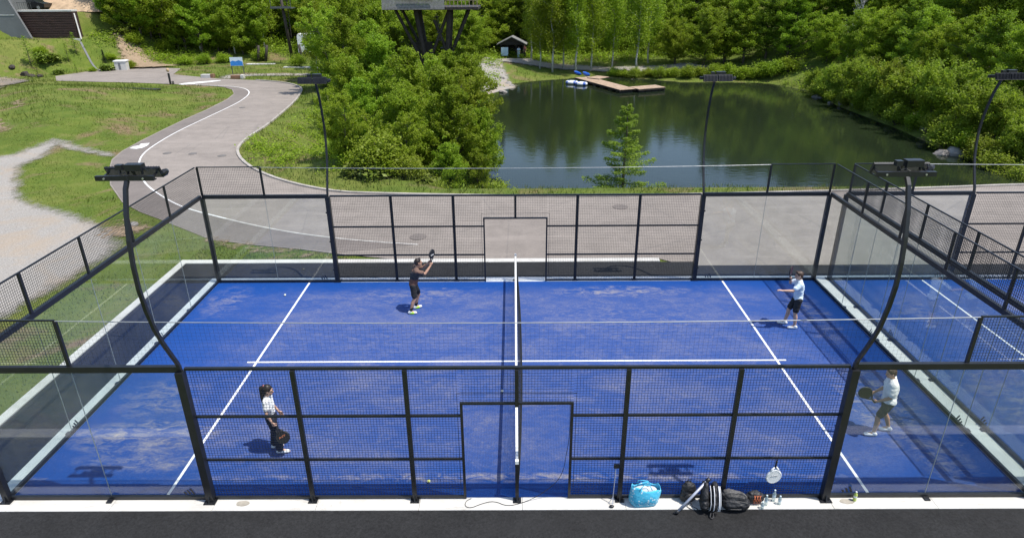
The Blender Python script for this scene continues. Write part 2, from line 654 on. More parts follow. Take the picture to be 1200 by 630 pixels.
ROAD = ROAD_FAR + UPPER + LOWER_LEFT + ROAD_NEAR
SHOULDER_LINE_PX = [(230, 100.2), (258, 100.8), (276, 102), (287, 104), (292.5, 107.5), (291, 112), (281, 119.5), (266, 127), (249, 135), (232, 143), (214, 151.5), (198, 160), (184, 168.5), (173, 176), (165.5, 183.5), (162.5, 192),
                    (165, 205), (171, 217), (187, 228.5), (203, 238), (221, 245.5), (260, 255.5), (300, 265), (343, 273), (388, 279), (436, 283.5), (490, 287)]
MOUND = gp([(20, 100), (120, 98), (230, 106), (255, 112), (200, 140), (150, 165), (100, 178), (40, 190), (-40, 200), (-120, 150), (-60, 110)])


def foot_y(X):
    return np.interp(X, [-90, -62, -55, -46, -30, -18, -5, 20], [56, 59.5, 62.5, 69.5, 76, 79.5, 90, 110])


_nz = [(rng.uniform(.12, .9) * math.cos(a), rng.uniform(.12, .9) * math.sin(a), rng.uniform(0, 6.28)) for a in rng.uniform(0, 6.28, 14)]


def wob(X, Y):
    s = 0
    for kx, ky, ph in _nz:
        s = s + np.sin(kx * X + ky * Y + ph) / (1 + 3 * math.hypot(kx, ky))
    return s / 3.0


def height(X, Y):
    X = np.asarray(X, float)
    Y = np.asarray(Y, float)
    d = poly_sd(X, Y, SHORE)
    wr = ss(29, 36, X) * ss(26, 34, Y)
    wf = ss(62, 74, Y) * ss(-14, -4, X) * (1 - wr)
    wl = ss(22, 32, Y) * (1 - ss(-1, 4, X)) * (1 - wf)
    dd = np.maximum(d, 0)
    w = 2.2 + 10.5 * wl + 6.5 * wf
    T = -0.9 * wf
    z = WATER_Z + (T - WATER_Z) * ss(0, 1, np.clip(dd / w, 0, 1) * .5) * 2
    zr = WATER_Z + np.minimum(dd * .33, 16 * (1 - np.exp(-dd * .33 / 16)) + 1)
    z = z * (1 - wr) + zr * wr
    z = z + wf * np.clip((Y - 97) * .22, 0, 9)
    z = np.where(d < 0, WATER_Z - .05 - np.minimum(-d * .45, 1.5), z)
    dl = Y - foot_y(X)
    wb = 1 - ss(-47, -43, X)
    z = z + wb * np.clip(dl * .56, 0, 3.3) + (1 - wb) * np.clip(dl * .22, 0, 10) * (1 - ss(-12, -4, X))
    z = z + wb * 2.6 * ss(9.5, 11, dl) + wb * ss(16, 60, dl) * 10
    # mound of grass inside the bend
    md = poly_sd(X, Y, MOUND)
    z = z + 1.15 * ss(0, 9, -md)
    far = np.minimum(np.abs(poly_sd(X, Y, ROAD)), 99)
    far = np.where(poly_sd(X, Y, ROAD) < 0, 0, far)
    calm = ss(.8, 4, far) * ss(12.6, 14.5, np.maximum(Y, -X))
    z = z + .16 * wob(X, Y) * calm * (d > .5)
    return z


def H(x, y):
    return float(height(np.array([x]), np.array([y]))[0])


def axis(a, b, step, outer):
    return np.unique(np.round(np.concatenate([-np.array(outer), np.arange(a, b + .01, step), np.array(outer)]), 3))


xs = np.unique(np.concatenate([[-600, -400, -250, -170, -130, -105], np.arange(-90, 75.1, .8), [80, 90, 105, 130, 170, 250, 400, 600]]))
ys = np.unique(np.concatenate([[-600, -300, -150, -80, -45, -30], np.arange(-20, 112.1, .8), [118, 130, 150, 180, 220, 300, 420, 600]]))
GX, GY = np.meshgrid(xs, ys)
GZ = height(GX, GY) - .012
nx, ny = len(xs), len(ys)
idx = np.arange(nx * ny).reshape(ny, nx)
F = np.stack([idx[:-1, :-1], idx[:-1, 1:], idx[1:, 1:], idx[1:, :-1]], -1).reshape(-1, 4)
# no ground below the courts (its place is taken by their slabs)
struct(np_mesh('ground', np.stack([GX, GY, GZ], -1).reshape(-1, 3), F, M['ground'], smooth=True))

wb_ = MB()
wb_.add([(x, y, WATER_Z) for x, y in [(-5, 21.5), (36, 21.5), (36, 79.5), (-5, 79.5)]], [(0, 1, 2, 3)])
struct(wb_.build('water', M['water']))


def chaikin(pts, n=2, closed=True):
    pts = [Vector(p) for p in pts]
    for _ in range(n):
        out = []
        k = len(pts)
        rngk = range(k if closed else k - 1)
        if not closed:
            out.append(pts[0])
        for i in rngk:
            a, b = pts[i], pts[(i + 1) % k]
            out += [a * .75 + b * .25, a * .25 + b * .75]
        if not closed:
            out.append(pts[-1])
        pts = out
    return pts


def resample(pts, step):
    pts = [Vector(p) for p in pts]
    out = [pts[0]]
    for a, b in zip(pts, pts[1:]):
        n = max(1, int((b - a).length / step))
        out += [a.lerp(b, i / n) for i in range(1, n + 1)]
    return out


def sheet(name, outline, z, mat, ragged=0., step=.4, drape=False, seed=1):
    import bmesh
    from mathutils.geometry import tessellate_polygon
    pts = [Vector((p[0], p[1])) for p in outline]
    if ragged:
        pts = [Vector((p[0], p[1])) for p in chaikin([(p.x, p.y) for p in pts], 1)]
        pts = resample(pts + [pts[0]], step * .5)[:-1]
        r = random.Random(seed)
        k = len(pts)
        j = [Vector((r.uniform(-ragged, ragged), r.uniform(-ragged, ragged))) for p in pts]
        pts = [pts[i] + (j[i - 1] + j[i] * 1.6 + j[(i + 1) % k]) * .42 for i in range(k)]
    bm = bmesh.new()
    vs = [bm.verts.new((p.x, p.y, 0)) for p in pts]
    for tri in tessellate_polygon([[Vector((p.x, p.y, 0)) for p in pts]]):
        try:
            bm.faces.new([vs[i] for i in tri])
        except ValueError:
            pass
    if drape:
        for _ in range(4):
            es = [e for e in bm.edges if e.calc_length() > 1.3]
            if not es:
                break
            bmesh.ops.subdivide_edges(bm, edges=es, cuts=1)
            bm.normal_update()
            bmesh.ops.triangulate(bm, faces=bm.faces[:])
    zz = height(np.array([v.co.x for v in bm.verts]), np.array([v.co.y for v in bm.verts])) if drape else [0] * len(bm.verts)
    for v, q in zip(bm.verts, zz):
        v.co.z = z + float(q)
    bm.normal_update()
    for f in bm.faces:
        if f.normal.z < 0:
            f.normal_flip()
    me = bpy.data.meshes.new(name)
    bm.to_mesh(me)
    bm.free()
    me.materials.append(mat)
    o = bpy.data.objects.new(name, me)
    COL.objects.link(o)
    return struct(o)


def soft_sheet(name, outline, z, mat, step=.35):
    """a spread of loose stones or soil over the ground; 'inside' holds the distance in from its edge"""
    pts = [(p[0], p[1]) for p in chaikin([(p[0], p[1]) for p in outline], 1)]
    P = np.array(pts)
    lo, hi = np.maximum(P.min(0) - 1, -66), np.minimum(P.max(0) + 1, 96)
    x, y = np.arange(lo[0], hi[0], step), np.arange(lo[1], hi[1], step)
    X, Y = np.meshgrid(x, y)
    sd = poly_sd(X, Y, pts)
    Z = height(X, Y) + z
    idx = np.arange(X.size).reshape(X.shape)
    F = np.stack([idx[:-1, :-1], idx[:-1, 1:], idx[1:, 1:], idx[1:, :-1]], -1).reshape(-1, 4)
    F = F[(sd.ravel()[F].min(1) < .75)]
    used_, inv = np.unique(F, return_inverse=True)
    V = np.stack([X.ravel(), Y.ravel(), Z.ravel()], -1)[used_]
    o = np_mesh(name, V, inv.reshape(-1, 4), mat, smooth=True)
    at = o.data.attributes.new('inside', 'FLOAT', 'POINT')
    at.data.foreach_set('value', np.ascontiguousarray(-sd.ravel()[used_], dtype=np.float32))
    return struct(o)


def ribbon(name, line, w, z, mat, closed=False, drape=False):
    pts = [Vector((p[0], p[1])) for p in line]
    mb = MB()
    vs = []
    for i, p in enumerate(pts):
        d = (pts[min(i + 1, len(pts) - 1)] - pts[max(i - 1, 0)]).normalized()
        s = Vector((-d.y, d.x)) * w / 2
        for q in (p + s, p - s):
            vs.append((q.x, q.y, z + (H(q.x, q.y) if drape else 0)))
    mb.add(vs, [(2 * i, 2 * i + 1, 2 * i + 3, 2 * i + 2) for i in range(len(pts) - 1)])
    o = mb.build(name, mat)
    return struct(o)


def kerb(name, line, w, z0, h, mat):
    pts = [Vector((p[0], p[1])) for p in line]
    mb = MB()
    vs = []
    for i, p in enumerate(pts):
        d = (pts[min(i + 1, len(pts) - 1)] - pts[max(i - 1, 0)]).normalized()
        s = Vector((-d.y, d.x)) * w / 2
        a, b = p + s, p - s
        vs += [(a.x, a.y, z0), (a.x, a.y, z0 + h), (b.x, b.y, z0 + h), (b.x, b.y, z0)]
    fs = []
    for i in range(len(pts) - 1):
        k = 4 * i
        fs += [(k, k + 1, k + 5, k + 4), (k + 1, k + 2, k + 6, k + 5), (k + 2, k + 3, k + 7, k + 6)]
    mb.add(vs, fs)
    return struct(mb.build(name, mat))


sheet('road', ROAD, .016, M['road'])
LINE = chaikin([(p[0], p[1]) for p in gp(SHOULDER_LINE_PX)], 2, False)
LINE = [Vector((p[0], p[1])) for p in LINE]
# brown footway between the white line and the grass
sh_in = [p for p in LINE]
sh_out = gp([(400, 296), (350, 291), (300, 286.5), (247, 280), (213, 266.5), (187, 256), (164, 247.5), (144, 236), (130.5, 216), (129.5, 198), (132, 188), (144, 177.5), (166, 165.5), (191, 153), (216, 141), (241, 130), (267, 117), (275, 110.3), (273, 105.1), (262, 102.1), (240, 100.4), (231, 100.3)])
sheet('footway', [tuple(p) for p in sh_in] + sh_out, .021, M['shoulder'])
LINE_END = [Vector(p) for p in LINE]
k_ = min(range(len(LINE)), key=lambda i: (LINE[i] - G(262, 256).to_2d()).length)
ribbon('road_line', LINE[:k_ + 1], .088, .027, M['paint'])
ribbon('road_line', LINE[k_:], .10, .027, M['paint_worn'])
kerb('road_kerb', [tuple(p) for p in chaikin(ROAD_FAR[:-1], 1, False)], .16, -.05, .14, M['kerb_road'])
# painted zebra bars and the white turn arrow
z_a, z_b = G(215, 99.5), G(262, 95)
sheet('road_marking', gp([(207, 99.4), (219, 97.2), (259, 94.2), (258.5, 95.3), (232, 98.2), (217, 99.8)]), .029, M['paint'], .05, .3)
sheet('road_marking', gp([(151.7, 174.3), (156.7, 172), (163.3, 171), (165, 169), (175.7, 168), (173, 171), (167.3, 173.7), (160, 175)]), .029, M['paint'])
soft_sheet('soil_path', gp([(-10, 148), (8, 150), (18, 160), (4, 166), (-14, 164)]), .03, M['soil'])
soft_sheet('soil_path', gp([(14, 134), (30, 131), (34, 140), (20, 146)]), .03, M['soil'])
for (u, v) in [(196, 180), (226, 180.5), (260, 183), (284, 126.5)]:
    c = G(u, v)
    mb = MB()
    mb.prism([(.24 * math.cos(t * PI / 8), .24 * math.sin(t * PI / 8)) for t in range(16)], .02, .032)
    tag(mb.build('drain_cover', M['cover'], None, False, (c.x, c.y, 0)), {196: 'dark round drain cover in the road closest to the white turn arrow', 226: 'dark round drain cover, middle one of the row across the bend', 260: 'dark round drain cover nearest the inner road kerb', 284: 'small dark drain cover far up the winding road'}[u], 'drain cover')
for (u, v) in [(490, 278), (727, 243)]:
    c = G(u, v)
    mb = MB()
    mb.prism([(.34 * math.cos(t * PI / 8), .34 * math.sin(t * PI / 8)) for t in range(16)], .02, .032)
    tag(mb.build('drain_cover', M['shoulder'], None, False, (c.x, c.y, 0)), {490: 'worn round drain cover in the road behind the left half of court', 727: 'worn round drain cover by the kerb in front of the pond'}[u], 'drain cover')

# gravel yard and worn paths at the left
soft_sheet('gravel_path', gp([(-40, 188), (12, 186), (40, 178), (66, 170), (70, 172), (52, 184), (24, 196), (22, 214), (20, 230), (34, 236), (60, 243), (80, 250), (104, 260), (128, 272), (142, 290), (112, 311), (60, 342), (0, 376), (-60, 410), (-320, 560), (-300, 250)]), .03, M['gravel'])
soft_sheet('gravel_path', gp([(60, 172), (72, 170), (100, 174), (115, 177), (131, 180), (130, 184.5), (112, 180), (92, 177), (70, 175)]), .03, M['gravel'])
soft_sheet('gravel_path', gp([(-20, 90), (0, 89), (42, 94.5), (22, 99), (0, 103), (-30, 104)]), .10, M['pathgrey'])
soft_sheet('gravel_path', gp([(-20, 106), (0, 106), (19, 108.5), (2, 111.5), (-25, 113)]), .10, M['pathgrey'])
soft_sheet('soil_path', gp([(236, 278), (250, 276), (300, 288), (350, 293.5), (386, 298), (386, 300), (330, 298.5), (280, 294), (252, 287)]), .03, M['soil'])
soft_sheet('soil_path', gp([(150, 255), (164, 258), (186, 266), (172, 272), (150, 280), (118, 283), (112, 275), (126, 266)]), .03, M['soil'])
soft_sheet('meadow_path', gp([(257, 92), (262, 88.5), (285, 86.2), (330, 87.2), (420, 87.2), (420, 89.2), (330, 89.6), (288, 89.4), (275, 91), (268, 93)]), .03, M['gravel'])
soft_sheet('soil_path', gp([(384, 172), (392, 168), (404, 180), (410, 192), (404, 197), (392, 192), (386, 184)], -1.2), .03, M['redsoil2'])
soft_sheet('soil_path', gp([(399, 148), (404, 146), (414, 158), (416, 166), (408, 164)], -1.0), .03, M['redsoil2'])

# ------------------------------------------------------------------ court floors
OFF2 = 20.6
mb = MB()
mb.lohi((-60, -1.9, -.3), (70, -.36, .022))
struct(mb.build('asphalt_forecourt', M['asphalt']))
mb = MB()
mb.lohi((-60, -2.2, -.3), (70, -1.901, .05))
struct(mb.build('kerb', M['kerb']))
mb = MB()
kx = [-11.9 + 2.0 * i for i in range(23)]
for i in range(22):
    mb.lohi((kx[i] + .004, -.355, -.3), (kx[i + 1] - .004, -.02, .03 - .0012 * (i % 3)))
struct(mb.build('kerb', M['kerb']))
mb = MB()
mb.lohi((-11.9, -.019, -.3), (-10.40, 11.64, .022))
mb.lohi((-10.399, 10.37, -.3), (6.4, 11.64, .022))
mb.lohi((5.0, 10.371, -.3), (45, 11.3, .020))
struct(mb.build('asphalt_apron', M['asphalt']))
mb = MB()
mb.lohi((-12.15, -3, -.3), (-11.9, 11.95, .05))
mb.lohi((-11.899, 11.641, -.3), (5.2, 11.95, .05))
struct(mb.build('kerb', M['kerb']))
mb = MB()
mb.lohi((-10.399, -.019, -.3), (-10.02, 10.369, .028))
mb.lohi((-10.019, 10.02, -.3), (31, 10.369, .028))
mb.lohi((10.02, -.019, -.3), (10.58, 10.019, .028))
struct(mb.build('concrete_strip', M['strip']))
for ox, nm in ((0, 'court_floor'), (OFF2, 'court_floor')):
    mb = MB()
    mb.lohi((-10.019 + ox, -.018, -.3), (10.019 + ox, 10.018, .022))
    struct(mb.build(nm, M['turf']))
    mb = MB()
    zl = .0265

    def strip(x0, y0, x1, y1):
        mb.add([(x0 + ox, y0, zl), (x1 + ox, y0, zl), (x1 + ox, y1, zl), (x0 + ox, y1, zl)], [(0, 1, 2, 3)])
    for s in (-1, 1):
        strip(s * 6.95 - .03, .02, s * 6.95 + .03, 9.98)
    strip(-7.2, 4.97, -6.981, 5.03)
    strip(-6.919, 4.97, 6.919, 5.03)
    strip(6.981, 4.97, 7.2, 5.03)
    struct(mb.build('court_line', M['line']))
for (u, v, rx, ry) in [(285, 591, .13, .075), (992, 588.5, .14, .07)]:
    c = G(u, v)
    r_ = random.Random(u)
    mb = MB()
    mb.prism([(rx * math.cos(t * PI / 10) * r_.uniform(.9, 1.08), ry * math.sin(t * PI / 10) * r_.uniform(.9, 1.08)) for t in range(20)], .031, .034)
    struct(mb.build('stain', M['stain'], None, False, (c.x, c.y, 0)))

# ------------------------------------------------------------------ court enclosure
M['joint'] = simple('pale_silicone_joint', (.30, .33, .33), .4, .1, 5)
WZ = .003


def wires(mb, o, u, v, nu, nv, cell_u, cell_v, r, off):
    """a lattice spanned by unit directions u (along) and v (up); the crossbars lie one wire behind"""
    u, v, o = Vector(u), Vector(v), Vector(o)
    w = u.cross(v).normalized()
    LU, LV = nu * cell_u, nv * cell_v
    for i in range(1, nu):
        p = o + u * (cell_u * i)
        mb.bar(p, p + v * LV, r, r, w)
    for j in range(1, nv):
        p = o + v * (cell_v * j) + w * off
        mb.bar(p, p + u * LU, r, r, w)


def wire_part(parent, x0, x1, z0, z1, y, axisx=True, cell=.055, r=.0049, name='wire_mesh', mat=None, fixed=0.0):
    """wire panel in the local frame of its fence, along x (or along y when axisx is False)"""
    L, Hh = x1 - x0, z1 - z0
    nu, nv = max(2, round(L / cell)), max(2, round(Hh / cell))
    mb = MB()
    if axisx:
        wires(mb, (x0, y, z0), (1, 0, 0), (0, 0, 1), nu, nv, L / nu, Hh / nv, r, r * 1.1)
    else:
        wires(mb, (y, x0, z0), (0, 1, 0), (0, 0, 1), nu, nv, L / nu, Hh / nv, r, r * 1.1)
    return mb.build(name, mat or M['wire'], parent)


def emblem(parent, at, size, lean=1, plane='x'):
    """three slanted bars rising like steps, printed on a pane"""
    mb = MB()
    for k, hh in enumerate((.42, .70, 1.0)):
        w, h = size * .22, size * hh * .72
        x = (k - 1) * size * .40
        out = [(x, 0), (x + w, 0), (x + w - lean * h * .45, h), (x - lean * h * .45, h)]
        if plane == 'x':
            Mx = Matrix.Translation(at) @ Matrix.Rotation(PI / 2, 4, 'X')
        else:
            Mx = Matrix.Translation(at) @ Matrix.Rotation(PI / 2, 4, 'Z') @ Matrix.Rotation(PI / 2, 4, 'X')
        mb.prism(out, -.001, .001, 0, Mx)
    return mb.build('emblem', M['black'], parent)


def post(parent, x, y, z1, w=.08, d=.06, foot=True, outy=-1, name='post', mat=None, z0=.03):
    mb = MB()
    mb.lohi((x - w / 2, y - d / 2, z0), (x + w / 2, y + d / 2, z1))
    p = mb.build(name, mat or M['steel'], parent)
    if foot:
        mb = MB()
        mb.lohi((x - w / 2 - .045, y - d / 2 - .06 if outy < 0 else y - d / 2 - .02, z0 + .0005), (x + w / 2 + .045, y + d / 2 + (.02 if outy < 0 else .06), z0 + .014))
        for sx in (-1, 1):
            mb.tube([(x + sx * (w / 2 + .025), y + outy * (d / 2 + .035), z0 + .014), (x + sx * (w / 2 + .025), y + outy * (d / 2 + .035), z0 + .034)], .012, 6)
        mb.add([(x - .012, y + outy * d / 2, z0 + .014), (x + .012, y + outy * d / 2, z0 + .014), (x + .012, y + outy * (d / 2 + .055), z0 + .014), (x - .012, y + outy * (d / 2 + .055), z0 + .014), (x - .012, y + outy * d / 2, z0 + .16), (x + .012, y + outy * d / 2, z0 + .16)],
               [(0, 3, 4), (1, 5, 2), (3, 2, 5, 4), (0, 1, 2, 3), (0, 4, 5, 1)])
        mb.build('base_plate', M['steel'], p)
    return p


def side_mesh(label, y, outy, loc, gate=True, group='mesh fences along the two courts'):
    """12 m of welded mesh, 3 m high, with an open gateway in the middle"""
    t = thing('mesh_fence', label, 'mesh fence', loc, 0)
    ys = outy * .02
    for x in (-4, -2, 2, 4):
        post(t, x, outy * .07, 3.02, .085, .06, True, outy)
    # middle post is held above the gateway only
    mb = MB()
    mb.lohi((-.035, outy * .07 - .03, 2.24), (.035, outy * .07 + .03, 3.02))
    mb.build('post', M['steel'], t)
    for z, th in ((1.0, .045), (2.0, .045)):
        for a, b in ((-5.93, -1.0), (1.0, 5.93)):
            mb = MB()
            mb.bar((a, outy * .024, z), (b, outy * .024, z), .035, th)
            mb.build('rail', M['steel'], t)
    mb = MB()
    mb.bar((-5.93, outy * .03, 3.045), (5.93, outy * .03, 3.045), .06, .05)
    mb.build('top_rail', M['steel'], t)
    for a, b in ((-5.93, -1.0), (1.0, 5.93)):
        mb = MB()
        mb.bar((a, outy * .024, .075), (b, outy * .024, .075), .045, .05)
        mb.build('bottom_rail', M['steel'], t)
    for a, b in ((-5.93, -4), (-4, -2), (-2, -1.04), (1.04, 2), (2, 4), (4, 5.93)):
        wire_part(t, a, b, .10, 3.02, 0)
    wire_part(t, -1.04, 1.04, 2.28, 3.02, 0)
    # gateway frame and the fine net that closes it
    mb = MB()
    mb.bar((-1.02, outy * .02, .03), (-1.02, outy * .02, 2.25), .05, .045)
    mb.bar((1.02, outy * .02, .03), (1.02, outy * .02, 2.25), .05, .045)
    mb.bar((-1.045, outy * .02, 2.2735), (1.045, outy * .02, 2.2735), .05, .045)
    mb.build('gate_frame', M['steel'], t)
    wire_part(t, -.99, .99, .05, 2.24, outy * .02, cell=.03, r=.0018, name='gate_net', mat=M['net'])
    # loose steel hoop that guards the edges of the opening
    mb = MB()
    yy = -outy * .035
    mb.tube([(-1.10, yy, .25), (-1.10, yy, 2.45), (1.10, yy, 2.45), (1.10, yy, .25)], .007, 6)
    mb.build('guard_hoop', M['wire'], t)
    return t


def glass_side(label, x0, x1, loc, outy, thick_in, corner):
    """4 m of glass on a long side: panes 3 m high, steel frame, and 2 m of raised mesh at the corner end"""
    t = thing('glass_wall', label, 'glass wall', loc, 0)
    sgn = 1 if x1 > x0 else -1        # from the corner towards the mesh
    mid = (x0 + x1) / 2
    for a, b in ((x0, mid), (mid, x1)):
        lo, hi = min(a, b) + .006, max(a, b) - .006
        if b == x1:
            hi, lo = (hi - .08, lo) if sgn > 0 else (hi, lo + .08)
        mb = MB()
        mb.lohi((lo, -.006, .115), (hi, .006, 2.975))
        g = mb.build('glass_pane', M['glass'], t)
    mb = MB()
    mb.lohi((mid - .004, -.007, .115), (mid + .004, .007, 2.975))
    mb.build('joint', M['joint'], t)
    ex = x1 - sgn * .45
    emblem(t, Vector((ex, -.0085 * (1 if outy < 0 else -1), .14)), .20, 1)
    mb = MB()
    mb.lohi((min(x0, x1), outy * .02 - .04, 2.98), (max(x0, x1), outy * .02 + .04, 3.10))
    mb.build('top_beam', M['steel'], t)
    mb = MB()
    mb.lohi((min(x0, x1), outy * .015 - .03, .03), (max(x0, x1), outy * .015 + .03, .11))
    mb.build('bottom_beam', M['steel'], t)
    post(t, x1 - sgn * .01, outy * .06, 3.0, .14, .14, True, outy, 'corner_post')
    post(t, x0 - sgn * .03, outy * .05, 3.0, .12, .11, True, outy, 'corner_post')
    mb = MB()
    mb.lohi((mid - .05, outy * .09 - .05, .031), (mid + .05, outy * .09 + .05, .06))
    mb.build('base_plate', M['steel'], t)
    for sx in (x0 + sgn * .02, mid):
        mb = MB()
        mb.bar((sx, 0, 3.10), (sx, 0, 4.0), .06, .05, (0, 1, 0))
        mb.build('upper_post', M['steel'], t)
    mb = MB()
    mb.bar((x0, 0, 4.015), (mid, 0, 4.015), .03, .03)
    mb.build('upper_rail', M['steel'], t)
    lo, hi = sorted((x0 + sgn * .05, mid - sgn * .03))
    wire_part(t, lo, hi, 3.11, 4.0, -.02 * outy)
    # clamps that hold the panes
    mb = MB()
    for z in (.5, 1.5, 2.5):
        mb.box((x1 - sgn * .07, -outy * .018, z), (.07, .02, .05))
    mb.build('clamp', M['steel'], t)
    return t


def glass_back(label, loc, outx, n_clamps=True):
    """10 m end wall: five panes of glass with 1 m of mesh above"""
    t = thing('glass_wall', label, 'glass wall', loc, 0)
    for k in range(5):
        mb = MB()
        mb.lohi((-.006, 2 * k + .006, .115), (.006, 2 * k + 1.994, 2.975))
        g = mb.build('glass_pane', M['glass'], t)
    for k in range(1, 5):
        mb = MB()
        mb.lohi((-.007, 2 * k - .004, .115), (.007, 2 * k + .004, 2.975))
        mb.build('joint', M['joint'], t)
    for k in (1, 3):
        emblem(t, Vector((outx * .0085, 2 * k + .15 if outx < 0 else 2 * k + .2, .14)), .18, 1, 'y')
    mb = MB()
    mb.lohi((outx * .02 - .04, .0, 2.98), (outx * .02 + .04, 10.0, 3.10))
    mb.build('top_beam', M['steel'], t)
    mb = MB()
    mb.lohi((outx * .015 - .03, .0, .031), (outx * .015 + .03, 10.0, .111))
    mb.build('bottom_beam', M['steel'], t)
    for k in range(1, 5):
        mb = MB()
        mb.lohi((outx * .09 - .05, 2 * k - .05, .031), (outx * .09 + .05, 2 * k + .05, .062))
        mb.build('base_plate', M['steel'], t)
    for k in range(1, 5):
        mb = MB()
        mb.bar((0, 2 * k, 3.10), (0, 2 * k, 4.0), .05, .06, (0, 1, 0))
        mb.build('upper_post', M['steel'], t)
    mb = MB()
    mb.bar((0, .03, 4.015), (0, 9.97, 4.015), .03, .03)
    mb.build('upper_rail', M['steel'], t)
    for k in range(5):
        wire_part(t, 2 * k + .03, 2 * k + 1.97, 3.11, 4.0, -.02 * outx, False)
    return t


def rope_net(label, loc, outy, l=-8, r=8):
    """sagging cable at 4 m with a light net hung from it above the mesh"""
    t = thing('top_net', label, 'net', loc, 0)
    sag = lambda x: 4.0 - .07 * (1 - (x / 8.0) ** 2)
    mb = MB()
    mb.tube([(x, 0, sag(x)) for x in np.linspace(l, r, 25)], .009, 6)
    mb.build('cable', M['cord_light'], t)
    mb = MB()
    n = 200
    for i in range(1, n):
        x = l + (r - l) * i / n
        mb.bar((x, .0, 3.13), (x, .0, sag(x)), .0016, .0016, (0, 1, 0))
    for j in range(1, 12):
        f = j / 12
        pts = [(x, .002, 3.13 + (sag(x) - 3.13) * f) for x in np.linspace(l, r, 13)]
        for a, b in zip(pts, pts[1:]):
            mb.bar(a, b, .0016, .0016)
    mb.build('netting', M['net'], t)
    return t


# first court ---------------------------------------------------------------
side_mesh('black mesh fence in front, with bags and bottles standing at its foot', 0, -1, (0, -.02, 0))
side_mesh('black mesh fence across the far side of court, before the grey road', 0, 1, (0, 10.02, 0))
glass_side('front glass wall with bare forecourt before it, at the gravel yard end', -10, -6, (0, -.02, 0), -1, 1, 1)
glass_side('front glass wall showing the man with the round black racket behind it', 10, 6, (0, -.02, 0), -1, 1, 1)
glass_side('far glass wall between gravel yard corner and far mesh fence', -10, -6, (0, 10.02, 0), 1, 1, 1)
glass_side('far glass wall behind the player in pale blue shirt', 10, 6, (0, 10.02, 0), 1, 1, 1)
glass_back('long glass end wall facing the grass and gravel yard', (-10.03, 0, 0), -1)
glass_back('long glass end wall of front court, backing onto the next court', (10.03, 0, 0), 1)
rope_net('sagging cable with thin netting above the front mesh fence', (0, -.02, 0), -1)
rope_net('sagging cable with thin netting above the far fence, before the pond', (0, 10.02, 0), 1)
# second court --------------------------------------------------------------
glass_back('glass end wall of the neighbouring court, beside concrete strip', (OFF2 - 10.03, 0, 0), -1)
glass_side('front glass wall of the neighbouring court, cut by the frame edge', -10, -6, (OFF2, -.02, 0), -1, 1, 1)
glass_side('far glass wall of the neighbouring court, beside a curved light pole', -10, -6, (OFF2, 10.02, 0), 1, 1, 1)
side_mesh('far mesh fence of the neighbouring court, running out of the frame', 0, 1, (OFF2, 10.02, 0))
rope_net('thin top cable over the neighbouring court far fence', (OFF2, 10.02, 0), 1)


